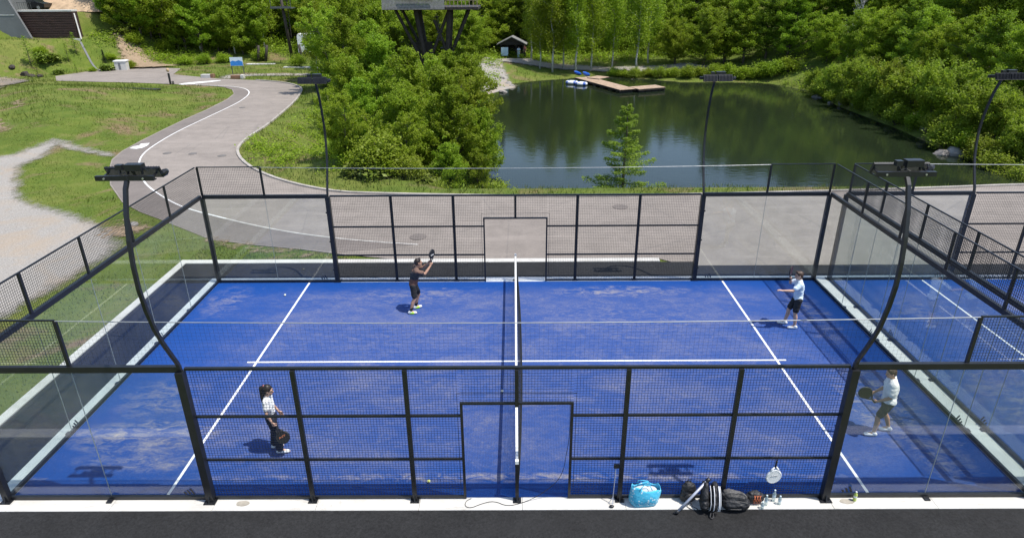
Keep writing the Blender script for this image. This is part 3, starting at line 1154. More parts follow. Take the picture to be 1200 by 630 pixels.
# light poles ---------------------------------------------------------------
def light_pole(label, x, y, outy, flip=1):
    t = thing('light_pole', label, 'light pole', (x, y, 0), 0)
    path = [(0, 0, 3.0), (0, outy * .05, 3.2), (0, outy * .17, 3.45), (0, outy * .31, 3.75), (0, outy * .44, 4.1), (0, outy * .53, 4.5), (0, outy * .575, 4.9), (0, outy * .56, 5.3), (0, outy * .50, 5.7), (0, outy * .40, 6.1), (0, outy * .26, 6.45), (0, outy * .17, 6.56)]
    mb = MB()
    pts = [Vector(p) for p in path]
    w = .029
    vs = []
    for i, p in enumerate(pts):
        d = (pts[min(i + 1, len(pts) - 1)] - pts[max(i - 1, 0)]).normalized()
        s = Vector((1, 0, 0))
        u = s.cross(d)
        ww = w
        vs += [p + s * ww + u * ww, p - s * ww + u * ww, p - s * ww - u * ww, p + s * ww - u * ww]
    fs = []
    for i in range(len(pts) - 1):
        for j in range(4):
            fs.append((4 * i + j, 4 * i + (j + 1) % 4, 4 * i + 4 + (j + 1) % 4, 4 * i + 4 + j))
    fs += [(3, 2, 1, 0), tuple(4 * (len(pts) - 1) + j for j in range(4))]
    mb.add(vs, fs)
    mb.build('mast', M['steel'], t)
    iy = -outy
    yb = outy * .17
    br = MB()
    br.lohi((-.47, yb - .03, 6.565), (.43, yb + .03, 6.64))
    br.lohi((-.47, yb + iy * .031, 6.566), (.43, yb + iy * .07, 6.58))
    b = br.build('bracket', M['steel'], t)
    for sx in (-.33, .27):
        bo = MB()
        bo.tube([(sx * flip, yb + outy * .03, 6.60), (sx * flip, yb + outy * .042, 6.60)], .016, 8)
        bo.build('bolt', M['galv'], b)
    for cx in (-.40, .36):
        ar = MB()
        ar.bar((cx, yb + iy * .07, 6.60), (cx, yb + iy * .22, 6.62), .03, .02)
        ar.build('arm', M['steel'], t)
    for k, cx in enumerate((-.22, .22)):
        fl = MB()
        R = Matrix.Rotation(math.radians(62 * outy), 3, 'X')
        c_ = Vector((cx, yb + iy * .25, 6.63))
        fl.box(c_, (.42, .20, .035), R)
        for q in range(10):
            fl.box(c_ + R @ Vector((-.19 + q * .042, 0, .03)), (.008, .17, .03), R)
        f_ = fl.build('floodlight', M['steel'], t)
        le = MB()
        le.box(c_ - R @ Vector((0, 0, .021)), (.38, .17, .006), R)
        le.build('lens', M['lampface'], f_)
    db = MB()
    db.lohi((-.02, yb + iy * .03, 6.70), (.24, yb + iy * .17, 6.80))
    db.lohi((-.01, yb + iy * .06, 6.641), (.01, yb + iy * .10, 6.70))
    db.lohi((.21, yb + iy * .06, 6.641), (.23, yb + iy * .10, 6.70))
    db.build('driver_box', M['steel'], t)
    db = MB()
    db.lohi((-.17, yb + iy * .05, 6.71), (-.07, yb + iy * .14, 6.79))
    db.lohi((-.13, yb + iy * .07, 6.641), (-.11, yb + iy * .09, 6.71))
    db.build('junction_box', M['steel'], t)
    cb = MB()
    cb.tube([(-.12, yb + iy * .05, 6.71), (-.10, yb + iy * .02, 6.66), (-.02, yb + iy * .04, 6.68), (.02, yb + outy * .02, 6.65), (0.03, yb + outy * .035, 6.58)], .006, 5)
    cb.build('cable', M['wire'], t)
    cb = MB()
    cb.tube([(.24, yb + iy * .1, 6.74), (.33, yb + iy * .06, 6.70), (.36, yb + iy * .12, 6.72), (.40, yb + iy * .2, 6.68)], .007, 5)
    cb.build('cable', M['wire'], t)
    en = MB()
    rcone_pts = [(.44, yb + iy * .24, 6.60), (.49, yb + iy * .24, 6.63), (.53, yb + iy * .25, 6.66)]
    en.tube(rcone_pts, [.05, .055, .03], 8)
    en.build('end_cap', M['steel'], t)
    return t


light_pole('curved black light pole in front, on the gravel yard side', -6, -.06, -1)
light_pole('curved black light pole in front, near the neighbouring court', 6, -.06, -1)
light_pole('curved black light pole on far fence, against the green trees', -6, 10.06, 1)
light_pole('curved black light pole on far fence, against the dark pond', 6, 10.06, 1)
light_pole('curved black light pole of the neighbouring court, at frame edge', OFF2 - 6, 10.06, 1)

# the net -------------------------------------------------------------------
t = thing('tennis_net', 'court net seen end on, white band over dark mesh', 'court net', (0, 0, 0))
for y, oy in ((-.09, -1), (10.09, 1)):
    p = post(t, 0, y, .93, .07, .07, True, oy, 'net_post')
    mb = MB()
    mb.lohi((-.032, y - .032, .93), (.032, y + .032, 1.0))
    mb.build('post_cap', M['band'], p)
mb = MB()
zt = lambda y: .90 - .045 * (1 - ((y - 5) / 5) ** 2)
yy = np.linspace(-.04, 10.04, 41)
for a, b in zip(yy, yy[1:]):
    mb.bar((0, a, zt(a)), (0, b, zt(b)), .05, .07)
mb.build('top_band', M['band'], t)
mb = MB()
bel = lambda y, z: .13 * math.sin(PI * min(1, max(0, z / .9))) * math.sin(PI * min(1, max(0.001, (y + .0) / 10))) ** .6 + .02
n = 220
for i in range(n + 1):
    y = .0 + 10.0 * i / n
    zs = [zt(y) - .03, .66, .45, .25, .04]
    for a, b in zip(zs, zs[1:]):
        mb.bar((bel(y, a), y, a), (bel(y, b), y, b), .004, .004, (1, 0, 0))
for j in range(1, 20):
    z = .04 + (.82) * j / 20
    for a, b in zip(yy[::2], yy[2::2]):
        mb.bar((bel(a, z) + .004, max(a, 0), z), (bel(b, z) + .004, min(b, 10), z), .004, .004)
mb.build('net_mesh', M['net'], t)

# ------------------------------------------------------------------ vegetation
def leaves(C, size, rg, up=.6, aspect=1.7, tint=None, droop=0.):
    """one folded leaf spray (a diamond of four corners) per centre in C"""
    n = len(C)
    a = rg.uniform(0, 2 * PI, n)
    nrm = np.stack([rg.normal(0, 1, n), rg.normal(0, 1, n), np.abs(rg.normal(0, 1, n)) + up * 2], -1)
    nrm /= np.linalg.norm(nrm, axis=1)[:, None]
    d = np.stack([np.cos(a), np.sin(a), np.full(n, -droop)], -1)
    d -= nrm * (d * nrm).sum(1)[:, None]
    d /= np.linalg.norm(d, axis=1)[:, None] + 1e-9
    s = np.cross(nrm, d)
    L = (size * rg.uniform(.6, 1.35, n))[:, None]
    W = L / aspect * .5
    bend = nrm * (L * rg.uniform(-.18, .05, n)[:, None])
    V = np.stack([C - d * L * .5, C + s * W + bend * 0, C + d * L * .5 + bend, C - s * W + bend * 0], 1).reshape(-1, 3)
    F = np.arange(4 * n).reshape(n, 4)
    if tint is None:
        tint = rg.uniform(0, 1, n)
    return V, F, tint


def limb(mb, a, b, r0, r1, rg, n=6, k=4, bend=.12):
    a, b = np.array(a, float), np.array(b, float)
    L = np.linalg.norm(b - a)
    off = rg.normal(0, bend * L * .5, 3)
    pts = [a + (b - a) * t + off * math.sin(PI * t) for t in np.linspace(0, 1, k)]
    mb.tube(pts, list(np.linspace(r0, r1, k)), n)
    return pts


def broadleaf(seed, h, w, nleaf, leaf, mat, base=.22, layered=.8, bark='bark', clump=.5, multi=1, nb=26, name='broadleaf_tree'):
    """tapered trunk, limbs that reach the crown, crown of leaf clumps on the limb ends"""
    rg = np.random.default_rng(seed)
    root = bpy.data.objects.new(name, None)
    COL.objects.link(root)
    mb = MB()
    C, T = [], []
    tops = []
    for q in range(multi):
        lean = rg.normal(0, .05 * h, 2) if multi == 1 else rg.normal(0, .14 * h, 2)
        hh = h * (1 if multi == 1 else rg.uniform(.75, 1.0))
        p = [np.array([rg.normal(0, .08) * (multi > 1), rg.normal(0, .08) * (multi > 1), -.3])]
        for t in (.2, .4, .6, .8, .96):
            p.append(np.array([lean[0] * t + rg.normal(0, .012 * h), lean[1] * t + rg.normal(0, .012 * h), hh * t]))
        r = .016 * h / math.sqrt(multi)
        mb.tube(p, [r * 1.25, r, r * .8, r * .55, r * .3, r * .08], 7)
        tops.append((p, hh, r))
    nbr = nb
    cl, fans = [], []
    for i in range(nbr):
        p, hh, r = tops[i % multi]
        t = base + (1 - base) * ((i + rg.uniform(0, 1)) / nbr) ** .9
        k = min(int(t * 5), 4)
        z = t * hh
        f = t * 5 - k
        a0 = p[k] * (1 - f) + p[k + 1] * f if k < 5 else p[5]
        # envelope: widest in the lower half, ragged
        env = w * .5 * (math.sin(PI * min(1, (1 - t) / (1 - base) * .60 + .045)) ** .85) * rg.uniform(.45, 1.25)
        az = i * 2.4 + rg.normal(0, .5)
        b = a0 + np.array([math.cos(az) * env, math.sin(az) * env, rg.uniform(.10, .60) * env + (1 - t) * .05 * h])
        pts = limb(mb, a0, b, r * (1 - t) * .55 + .01, .008, rg, 5)
        fans.append((a0, b, env, az, rg.uniform(0, 1)))
        for s in (.55, 1.0):
            if env * s > .25:
                cl.append((a0 + (b - a0) * s + rg.normal(0, .05 * w, 3) * np.array([1, 1, .5]), clump * rg.uniform(.6, 1.25) * (.6 + .5 * env / (w * .5)), rg.uniform(0, 1)))
    cl.append((np.array([*(tops[0][0][-1][:2]), h * .97]), clump * .6, .6))
    # level fans of leaves along each limb, then looser bunches round the limb ends
    ftot = sum(f[2] for f in fans)
    for a0, b, env, az, tn in fans:
        m = max(8, int(nleaf * .62 * env / ftot))
        s = rg.uniform(.12, 1.12, m) ** .75
        side = np.array([-math.sin(az), math.cos(az), 0])
        c = a0 + (b - a0) * s[:, None]
        twig = np.round(rg.uniform(-3.4, 3.4, m)) / 3.4 + rg.normal(0, .09, m)
        sp = env * .42 * np.clip(1.2 - s, .05, 1) * (.5 + s)
        c = c + side * (twig * sp)[:, None]
        c[:, 2] += rg.normal(0, .05 + .03 * env, m) - .22 * np.abs(twig) * sp
        C.append(c)
        T.append(np.clip(tn * .5 + .5 * rg.uniform(0, 1, m), 0, 1))
    tot = sum(c[1] ** 2 for c in cl)
    for c, rad, tn in cl:
        m = max(6, int(nleaf * .38 * rad ** 2 / tot))
        u = rg.normal(0, 1, (m, 3))
        u /= np.linalg.norm(u, axis=1)[:, None]
        u *= (rg.uniform(0, 1, m) ** .45)[:, None] * rad
        u[:, 2] *= (1 - layered * .62)
        u[:, 2] -= .25 * (u[:, 0] ** 2 + u[:, 1] ** 2) / rad * layered
        C.append(c + u)
        T.append(np.clip(tn * .55 + .45 * rg.uniform(0, 1, m), 0, 1))
    C = np.concatenate(C)
    T = np.concatenate(T)
    C[:, 2] = np.maximum(C[:, 2], .12)
    V, F_, T = leaves(C, leaf, rg, .12, 1.6, T)
    mb.build('trunk', M[bark], root, True)
    np_mesh('crown', V, F_, M[mat], root, T)
    root['h0'] = h
    return root


def birch(seed, h, w, nleaf, leaf, mat='leaf_birch'):
    rg = np.random.default_rng(seed)
    root = bpy.data.objects.new('birch_tree', None)
    COL.objects.link(root)
    mb = MB()
    p = [np.array([0, 0, -.3])] + [np.array([rg.normal(0, .012 * h), rg.normal(0, .012 * h), h * t]) for t in (.15, .35, .55, .75, .97)]
    r = .0105 * h
    mb.tube(p, [r * 1.2, r, r * .85, r * .6, r * .35, .01], 7)
    C, T = [], []
    nb = 34
    for i in range(nb):
        t = .24 + .74 * (i + rg.uniform(0, 1)) / nb
        k = min(int(np.searchsorted([.15, .35, .55, .75, .97], t)), 4)
        a0 = np.array([p[k][0], p[k][1], t * h])
        env = w * .5 * (1 - ((t - .45) / .62) ** 2) * rg.uniform(.5, 1.2) + .15
        az = i * 2.4 + rg.normal(0, .4)
        b = a0 + np.array([math.cos(az) * env, math.sin(az) * env, env * rg.uniform(.5, 1.1)])
        limb(mb, a0, b, .012 + .02 * (1 - t), .005, rg, 4, 3)
        for s in (.4, .75, 1.0):
            m = int(nleaf / nb / 3)
            c = a0 + (b - a0) * s
            u = rg.normal(0, 1, (m, 3)) * np.array([.30, .30, .42]) * (w / 3.2)
            u[:, 2] -= np.abs(rg.normal(0, .35, m)) * (w / 3.2)
            C.append(c + u)
            T.append(np.clip(rg.uniform(0, 1) * .5 + .5 * rg.uniform(0, 1, m), 0, 1))
    C = np.concatenate(C)
    V, F_, T = leaves(C, leaf, rg, .1, 1.6, np.concatenate(T), .6)
    mb.build('trunk', M['birch'], root, True)
    np_mesh('crown', V, F_, M[mat], root, T)
    root['h0'] = h
    return root


def conifer(seed, h, w, name='spruce_tree', mat='needle', nb=60, per=60, leaf=.22, rise=.12, gap=.10, droop=.2, bark='bark', power=.9):
    rg = np.random.default_rng(seed)
    root = bpy.data.objects.new(name, None)
    COL.objects.link(root)
    mb = MB()
    p = [np.array([rg.normal(0, .004 * h), rg.normal(0, .004 * h), h * t]) for t in (-.04, .25, .5, .75, 1.)]
    mb.tube(p, [.017 * h, .013 * h, .009 * h, .005 * h, .006], 7)
    C, T = [], []
    for i in range(nb):
        t = gap + (.97 - gap) * (i + rg.uniform(0, 1)) / nb
        L = w * .5 * ((1 - t) ** power) * rg.uniform(.45, 1.3) + .10
        az = i * 2.39996 + rg.normal(0, .3)
        a0 = np.array([0, 0, t * h])
        b = a0 + np.array([math.cos(az) * L, math.sin(az) * L, L * rise * rg.uniform(.3, 1.6)])
        mid = (a0 + b) / 2 - np.array([0, 0, .05 * L])
        mb.tube([a0, mid, b], [.004 * h * (1 - t) + .008, .009, .004], 4)
        m = int(per * (.35 + L / (w * .5)))
        s = rg.uniform(.12, 1.02, m) ** .8
        c = a0 + (b - a0) * s[:, None]
        side = np.array([-math.sin(az), math.cos(az), 0])
        sp = L * .20 * (1.15 - s) + .05
        c = c + side * (rg.normal(0, 1, m) * sp)[:, None] + np.stack([np.zeros(m), np.zeros(m), -np.abs(rg.normal(0, 1, m)) * droop * .35 + .04], -1)
        C.append(c)
        T.append(np.clip(.4 * rg.uniform(0, 1) + .6 * rg.uniform(0, 1, m), 0, 1))
    C = np.concatenate(C)
    V, F_, T = leaves(C, leaf, rg, .5, 3.2, np.concatenate(T), .25)
    mb.build('trunk', M[bark], root, True)
    np_mesh('crown', V, F_, M[mat], root, T)
    root['h0'] = h
    return root


def shrub(seed, h, w, nleaf, leaf, mat, name='shrub', up=.5, stems=9):
    rg = np.random.default_rng(seed)
    root = bpy.data.objects.new(name, None)
    COL.objects.link(root)
    mb = MB()
    C, T = [], []
    for i in range(stems * 3):
        az = rg.uniform(0, 2 * PI)
        rad = w * .5 * math.sqrt(rg.uniform(0, 1)) * .9
        z = h * rg.uniform(.45, 1.0) * (1 - .45 * (rad / (w * .5)) ** 2)
        b = np.array([math.cos(az) * rad, math.sin(az) * rad, z])
        if i < stems * 2:
            limb(mb, (rg.normal(0, .08), rg.normal(0, .08), -.15), b, .022, .006, rg, 4, 3)
        m = int(nleaf / (stems * 3))
        u = rg.normal(0, 1, (m, 3)) * np.array([.17, .17, .16]) * w * .62
        C.append(b + u - np.array([0, 0, .1 * h]))
        T.append(np.clip(.5 * rg.uniform(0, 1) + .5 * rg.uniform(0, 1, m), 0, 1))
    C = np.concatenate(C)
    C[:, 2] = np.abs(C[:, 2]) + .03
    V, F_, T = leaves(C, leaf, rg, up, 1.5, np.concatenate(T))
    mb.build('stems', M['bark'], root, True)
    np_mesh('foliage', V, F_, M[mat], root, T)
    root['h0'] = h
    return root


PROTO = {
    'b0': broadleaf(11, 6.8, 3.9, 27000, .14, 'leaf', .10, .45, clump=.40, multi=2, nb=84),
    'b1': broadleaf(12, 7.2, 3.3, 27000, .135, 'leaf', .10, .4, clump=.38, nb=84),
    'b2': broadleaf(13, 6.4, 4.0, 26000, .14, 'leaf_birch', .08, .4, clump=.40, multi=3, nb=84),
    'f0': broadleaf(21, 11.0, 7.0, 29000, .205, 'leaf', .10, .5, clump=.64, nb=110),
    'f1': broadleaf(22, 12.0, 6.4, 29000, .205, 'leaf_dark', .10, .5, clump=.64, nb=110),
    'f2': broadleaf(23, 10.0, 7.2, 29000, .205, 'leaf_birch', .10, .5, clump=.64, multi=2, nb=110),
    'w0': broadleaf(31, 4.2, 4.4, 12000, .17, 'leaf_willow', .05, .35, clump=.60, multi=4, nb=40, name='willow_tree'),
    'w1': broadleaf(32, 3.4, 3.8, 11000, .17, 'leaf_willow', .05, .45, clump=.55, multi=5, nb=38, name='willow_tree'),
    'p0': birch(41, 11.5, 3.8, 9000, .21),
    'p1': birch(42, 12.5, 3.2, 9000, .20),
    's0': shrub(51, 1.5, 2.2, 4200, .13, 'leaf'),
    's1': shrub(52, 1.2, 2.0, 4200, .13, 'leaf_birch'),
    's2': shrub(53, 1.8, 2.4, 4500, .14, 'leaf_willow'),
    'g0': shrub(54, .75, 1.7, 900, .30, 'leaf_plant', 'large_leaf_plant', 1.2, 8),
    'g1': shrub(55, .60, 1.4, 800, .27, 'leaf_plant', 'large_leaf_plant', 1.2, 7),
    'd0': conifer(61, 13.0, 5.2, 'spruce_tree', 'needle', 120, 80, .34, .05, .06, .35),
    'l0': conifer(62, 6.6, 5.2, 'larch_tree', 'leaf_larch', 58, 330, .145, .22, .05, .30, power=.92),
    'l1': conifer(63, 1.25, .8, 'larch_tree', 'leaf_larch', 30, 30, .07, .3, .05, .1),
    'y0': conifer(64, 2.6, 1.2, 'young_conifer', 'leaf', 34, 36, .10, .5, .08, .1),
}
used = set()
KIND = {'b': 'tree', 'f': 'tree', 'w': 'willow', 'p': 'birch', 's': 'bush', 'g': 'plant', 'd': 'spruce', 'l': 'larch', 'y': 'young tree'}
PLACED = []


def plant(k, x, y, s=1.0, label=None, group=None, sz=None, rz=None, dz=0., region=None):
    root = PROTO[k]
    if k in used:
        o = copy_tree(root)
    else:
        o = root
        used.add(k)
    o.location = (x, y, H(x, y) + dz)
    o.scale = (s, s, sz or s)
    o.rotation_euler = (0, 0, rng.uniform(0, 6.28) if rz is None else rz)
    if 'h0' in o:
        hh = o['h0'] * (sz or s)
        del o['h0']
        o['_h'] = hh
    else:
        hh = 0
    o['category'] = KIND[k[0]]
    if group:
        o['group'] = group
    if label:
        o['label'] = label
    PLACED.append((o, k, x, y, region, s))
    return o


def jitter(a):
    return float(rng.uniform(-a, a))


# the single larch that stands before the pond, and the seedling beside it
plant('l0', XA(727, 24.3, -.6), 24.3, 1.0, 'lone larch in front of the pond, feathery level branches above the far fence', rz=.6)
plant('l1', XA(776, 22.4, 0), 22.4, 1.0, 'tiny larch seedling on the kerb verge, close to the lone larch')

# clump between the road and the pond: front, middle and back
front = [(405, 25.5, 'b2', .62), (440, 24.0, 's2', 1.15), (470, 25.0, 'b2', .62), (505, 24.2, 's0', 1.25), (530, 25.2, 'b0', .60), (556, 24.8, 'b1', .54), (538, 23.4, 's2', .95), (570, 26.0, 's2', 1.2)]
middle = [(428, 31.5, 'b1', .72), (466, 30.0, 'b0', .80), (502, 30.5, 'b2', .86), (534, 30.0, 'b1', .82), (556, 32.0, 'b0', .74), (400, 38.0, 'b0', .86),
          (440, 37.0, 'b2', .92), (482, 36.5, 'b1', .98), (518, 37.5, 'b0', .96), (548, 38.0, 'b2', .90), (412, 45.0, 'b1', 1.0)]
back = [(446, 44.5, 'b0', 1.02), (486, 44.0, 'b2', .92), (526, 45.0, 'b1', .88), (550, 46.5, 'b0', .94), (396, 52.0, 'b2', 1.12), (430, 53.0, 'b0', 1.05), (466, 57.5, 'b1', .82), (532, 54.5, 'b2', .86), (548, 54.5, 'b1', .82),
        (405, 60.5, 'b1', 1.22), (440, 62.5, 'b0', 1.15), (540, 63.0, 'b0', .9), (402, 67.5, 'b2', 1.25)]
for nm, lst in (('front', front), ('middle', middle), ('back', back)):
    for u, y, k, s in lst:
        zz = -1.2
        s_ = s * (1 + jitter(.05))
        plant(k, XA(u, y, zz), y, s_ * .95, sz=s_ * (1.08 if k[0] == 'b' else 1.), region='clump_' + nm)
for u, y, k, s in [(372, 57.0, 'p1', .62), (379, 58.5, 'p0', .66)]:
    plant(k, XA(u, y, -.2), y, s, region='clump_birch')
# leafy plants and bushes on the bank below the road
for u, v, k, s in [(398, 132, 's0', .75), (412, 143, 'g0', 1.0), (403, 152, 's1', .7), (425, 150, 'g1', 1.1), (432, 162, 'g0', 1.1), (444, 158, 'g1', 1.0), (418, 128, 'g1', 1.0), (395, 118, 's0', .8), (398, 190, 's0', .85), (392, 178, 's1', .62),
                   (415, 203, 's1', .85), (432, 196, 'g0', 1.1), (447, 205, 'g0', 1.2), (462, 196, 'g1', 1.3), (456, 213, 's1', .8), (478, 212, 's2', .72), (438, 217, 'g1', 1.0), (495, 216, 'g0', .9), (512, 219, 's2', .6), (416, 216, 'g1', .8), (529, 215, 's1', .8), (552, 217, 's1', .75), (572, 217, 's2', .62), (385, 104, 's0', .9), (372, 99, 's1', .8)]:
    c = G(u, v + 6, -.7)
    plant(k, c.x, c.y, s, region='bank')

# far bank of the pond ------------------------------------------------------
def row(region, pxs, yf, kinds, smin, smax, z=0.):
    for i, u in enumerate(pxs):
        y = yf + jitter(1.2)
        k = kinds[int(rng.integers(0, len(kinds)))]
        plant(k, XA(u + jitter(4), y, z), y, float(rng.uniform(smin, smax)), region=region)


for u, y, k, s in [(630, 80.5, 'p0', .80), (645, 79.6, 'p1', .92), (658, 81.5, 'p0', .88), (673, 79.2, 'p1', .96), (690, 80.5, 'p0', .92), (715, 82.0, 'p0', .84), (744, 78.5, 'p1', .98), (757, 82.5, 'p0', .86), (620, 83.5, 'p1', .8)]:
    plant(k, XA(u, y, -1), y, s, region='far_birch')
for u, y, k, s in [(716, 78.2, 's0', .75), (728, 77.6, 's1', .8), (742, 76.8, 's2', .72), (756, 77.0, 's1', .85), (771, 75.8, 's0', .9), (786, 76.0, 's1', .9), (802, 74.6, 's0', 1.0), (818, 75.0, 's1', 1.0), (835, 74.3, 's0', 1.1), (852, 74.6, 's0', 1.1),
                   (870, 74.0, 's1', 1.15), (887, 73.8, 's0', 1.2), (904, 73.2, 's0', 1.25), (920, 72.8, 's1', 1.2)]:
    plant(k, XA(u, y, -1.8), y, s, region='far_bush')
for u, y, k, s in [(788, 80.5, 'f2', .62), (822, 79.0, 'f0', .66), (846, 80.0, 'f2', .74), (868, 79.0, 'f0', .78), (893, 78.0, 'f1', .74), (918, 76.5, 'f0', .70)]:
    plant(k, XA(u, y, -.8), y, s, region='far_wood_front')
row('far_wood_mid', [590, 612, 640, 668, 695, 722, 750, 778, 806, 834, 862, 890, 918], 91.0, ['f0', 'f1', 'f1', 'f2'], .78, .92, -.5)
row('far_wood_back', [560, 585, 605, 630, 655, 680, 705, 730, 755, 780, 805, 830, 855, 880, 905, 930], 99.0, ['f1', 'f1', 'd0', 'f0'], .82, .98, 1)
row('far_wood_deep', list(range(500, 960, 24)), 109.0, ['f1', 'f0', 'd0'], .8, 1.0, 3)
for u, y, k, s in [(572, 92.5, 'd0', .95), (585, 96.0, 'd0', 1.0), (606, 94.5, 'd0', .9), (556, 95.5, 'd0', .95)]:
    plant(k, XA(u, y, -.6), y, s, region='spruce')

# right bank ---------------------------------------------------------------
for u, v, k, s in [(948, 101, 'w1', .62), (962, 107, 'w0', .62), (978, 111, 'w1', .85), (996, 118, 'w0', .80), (1014, 124, 'w1', .95), (1036, 131, 'w0', .86), (1056, 138, 'w1', 1.0), (1080, 146, 'w0', .90), (1104, 156, 'w0', .95), (1128, 166, 'w1', .95), (1152, 172, 'w0', .72), (1180, 184, 'w1', .70), (1205, 190, 'w0', .62), (1192, 172, 'w1', .85)]:
    c = G(u, v + 6, -2.3)
    plant(k, c.x + .6, c.y, s * 1.02, sz=s * 1.25, region='right_front')
for u, y, k, s in [(965, 72.0, 'f2', .60), (1000, 66.5, 'f0', .62), (1025, 63, 'f2', .70), (1050, 60.5, 'f1', .62), (1066, 55.0, 'f0', .66), (1095, 52.0, 'f2', .62), (1122, 49, 'f0', .60), (1150, 46.0, 'f1', .58), (1180, 42.5, 'f0', .56), (1208, 41.0, 'f2', .56)]:
    plant(k, XA(u, y, -.6), y, s, region='right_mid')
for u, y, k, s in [(945, 78.5, 'f0', .86), (980, 76.5, 'f1', .85), (1012, 74.0, 'f0', .90), (1045, 71.0, 'f2', .92), (1080, 68.0, 'f0', .88), (1112, 63.5, 'f1', .90), (1145, 59.5, 'f0', .86), (1180, 56.5, 'f2', .84), (1212, 53.5, 'f0', .82)]:
    plant(k, XA(u, y, 2), y, s, region='right_back')
row('right_deep', [960, 990, 1020, 1050, 1082, 1114, 1148, 1182, 1216, 1250], 88.0, ['f1', 'f0', 'f2'], .9, 1.1, 6)
row('right_deep', [940, 975, 1010, 1045, 1080, 1115, 1150, 1185, 1220, 1260], 98.0, ['f1', 'f0'], .95, 1.1, 8)

# wood behind the meadow on the left ---------------------------------------
row('left_front', [128, 146, 163, 180, 198, 216, 234, 253, 272, 291, 310], 78.0, ['p0', 'p1', 'p0', 'f2'], .74, .92, 1.5)
row('left_edge', [140, 151, 163, 176, 190, 204, 219, 234, 250, 267, 284, 300], 76.3, ['b0', 'b1', 'b2', 'b0', 'f2'], .85, 1.15, 1.2)
row('left_mid', [118, 140, 160, 182, 204, 226, 248, 270, 292, 314, 336, 358], 83.0, ['f1', 'f0', 'p1', 'f1'], .66, .84, 2.5)
row('left_back', [112, 138, 164, 190, 216, 242, 268, 294, 320, 346, 372], 89.5, ['f1', 'f0', 'f1'], .74, .92, 4)
row('left_deep', list(range(-60, 540, 26)), 101.0, ['f1', 'f0', 'f1', 'd0'], .85, 1.0, 6)
for u, y, k, s in [(305, 83.0, 'f2', .58), (322, 85.0, 'f0', .62), (345, 84.0, 'f2', .66), (366, 82.5, 'f2', .70), (390, 83.0, 'f0', .74), (412, 84.0, 'f2', .78), (435, 82.0, 'f0', .78), (458, 84.0, 'f2', .80), (482, 86.0, 'f0', .78), (506, 84.0, 'f2', .74), (528, 86.5, 'f0', .76), (548, 84.0, 'f2', .66)]:
    plant(k, XA(u, y, 0), y, s, region='meadow_back')
for u, v, k, s in [(305, 66, 's0', 1.0), (288, 64, 's1', .9), (198, 66, 's0', 1.0), (215, 70, 's1', .85), (176, 62, 's0', .9), (163, 68, 's1', 1.0), (152, 74, 's1', .7), (240, 69, 's0', .8), (262, 68, 's1', .9), (140, 62, 'g0', 1.2), (148, 68, 'g0', 1.1), (348, 72, 's0', .9), (130, 57, 's1', .9)]:
    c = G(u, v, .6)
    plant(k, c.x, c.y, s, region='meadow_bush')
for u, y, k, s, lab in [(30, 65.2, 'y0', 1.25, 'tall thin sapling on the slope below the grey concrete wall'), (86, 69.0, 'y0', .95, 'slim sapling on the slope just below the brown wall corner'), (75, 67.6, 'y0', .8, 'pale sapling at mid slope below the brown wall'), (117, 68.4, 'd0', .17, 'small dark conical conifer at the lower end of slope'), (36, 63.0, 'y0', .7, 'short scrubby sapling at the foot of the slope'), (82, 64.6, 'y0', .5, 'tiny dark sapling low on the slope')]:
    plant(k, XA(u, y, 1.5), y, s, lab)
for u, y, k, s in [(46, 67.2, 's1', .7), (50, 66.4, 'g0', 1.1), (58, 67.0, 'g1', 1.1), (124, 70.0, 's1', .6), (118, 66.6, 'g1', 1.), (62, 64.0, 'g1', .8), (102, 66.0, 's1', .4)]:
    plant(k, XA(u, y, 1.2), y, s, region='slope_bush')

for u, v, k, s in [(953, 104, 's2', .7), (971, 111, 's0', .7), (988, 117, 's2', .75), (1003, 123, 's0', .8), (1024, 130, 's2', .8), (1044, 139, 's2', .75), (1066, 146, 's0', .8), (1088, 155, 's2', .8), (1100, 165, 's2', .9), (1118, 170, 's0', .85), (1138, 178, 's2', .8), (1160, 188, 's2', .8), (1178, 196, 's0', .7), (1196, 200, 's2', .8)]:
    c = G(u, v + 8, -2.4)
    plant(k, c.x + .45, c.y, s * 1.15, region='right_low')

# the bare tree among the green on the right bank
rg = np.random.default_rng(99)
bt = thing('bare_tree', 'leafless grey tree among green crowns by the right bank', 'bare tree', (XA(985, 68.5, -1), 68.5, H(XA(985, 68.5, -1), 68.5)))
mb = MB()
mb.tube([(0, 0, -.3), (.1, 0, 2), (.3, .1, 4.2), (.8, .1, 6.6), (1.0, .1, 8.4)], [.14, .11, .08, .05, .015], 7)
mb.build('trunk', M['birch'], bt, True)
mb = MB()
for i in range(30):
    t = rg.uniform(.25, .98)
    a = np.array([.9 * t ** 1.5, .05, 8.4 * t])
    az = rg.uniform(0, 6.28)
    L = rg.uniform(.6, 2.0) * (1.15 - t)
    b = a + np.array([math.cos(az) * L, math.sin(az) * L, L * rg.uniform(.6, 1.6)])
    pts = limb(mb, a, b, .035, .01, rg, 5, 4)
    for q in range(4):
        c = pts[1 + q % 3]
        limb(mb, c, c + rg.normal(0, .3, 3) + np.array([0, 0, .4]), .014, .005, rg, 4, 3)
mb.build('branches', M['birch'], bt, True)

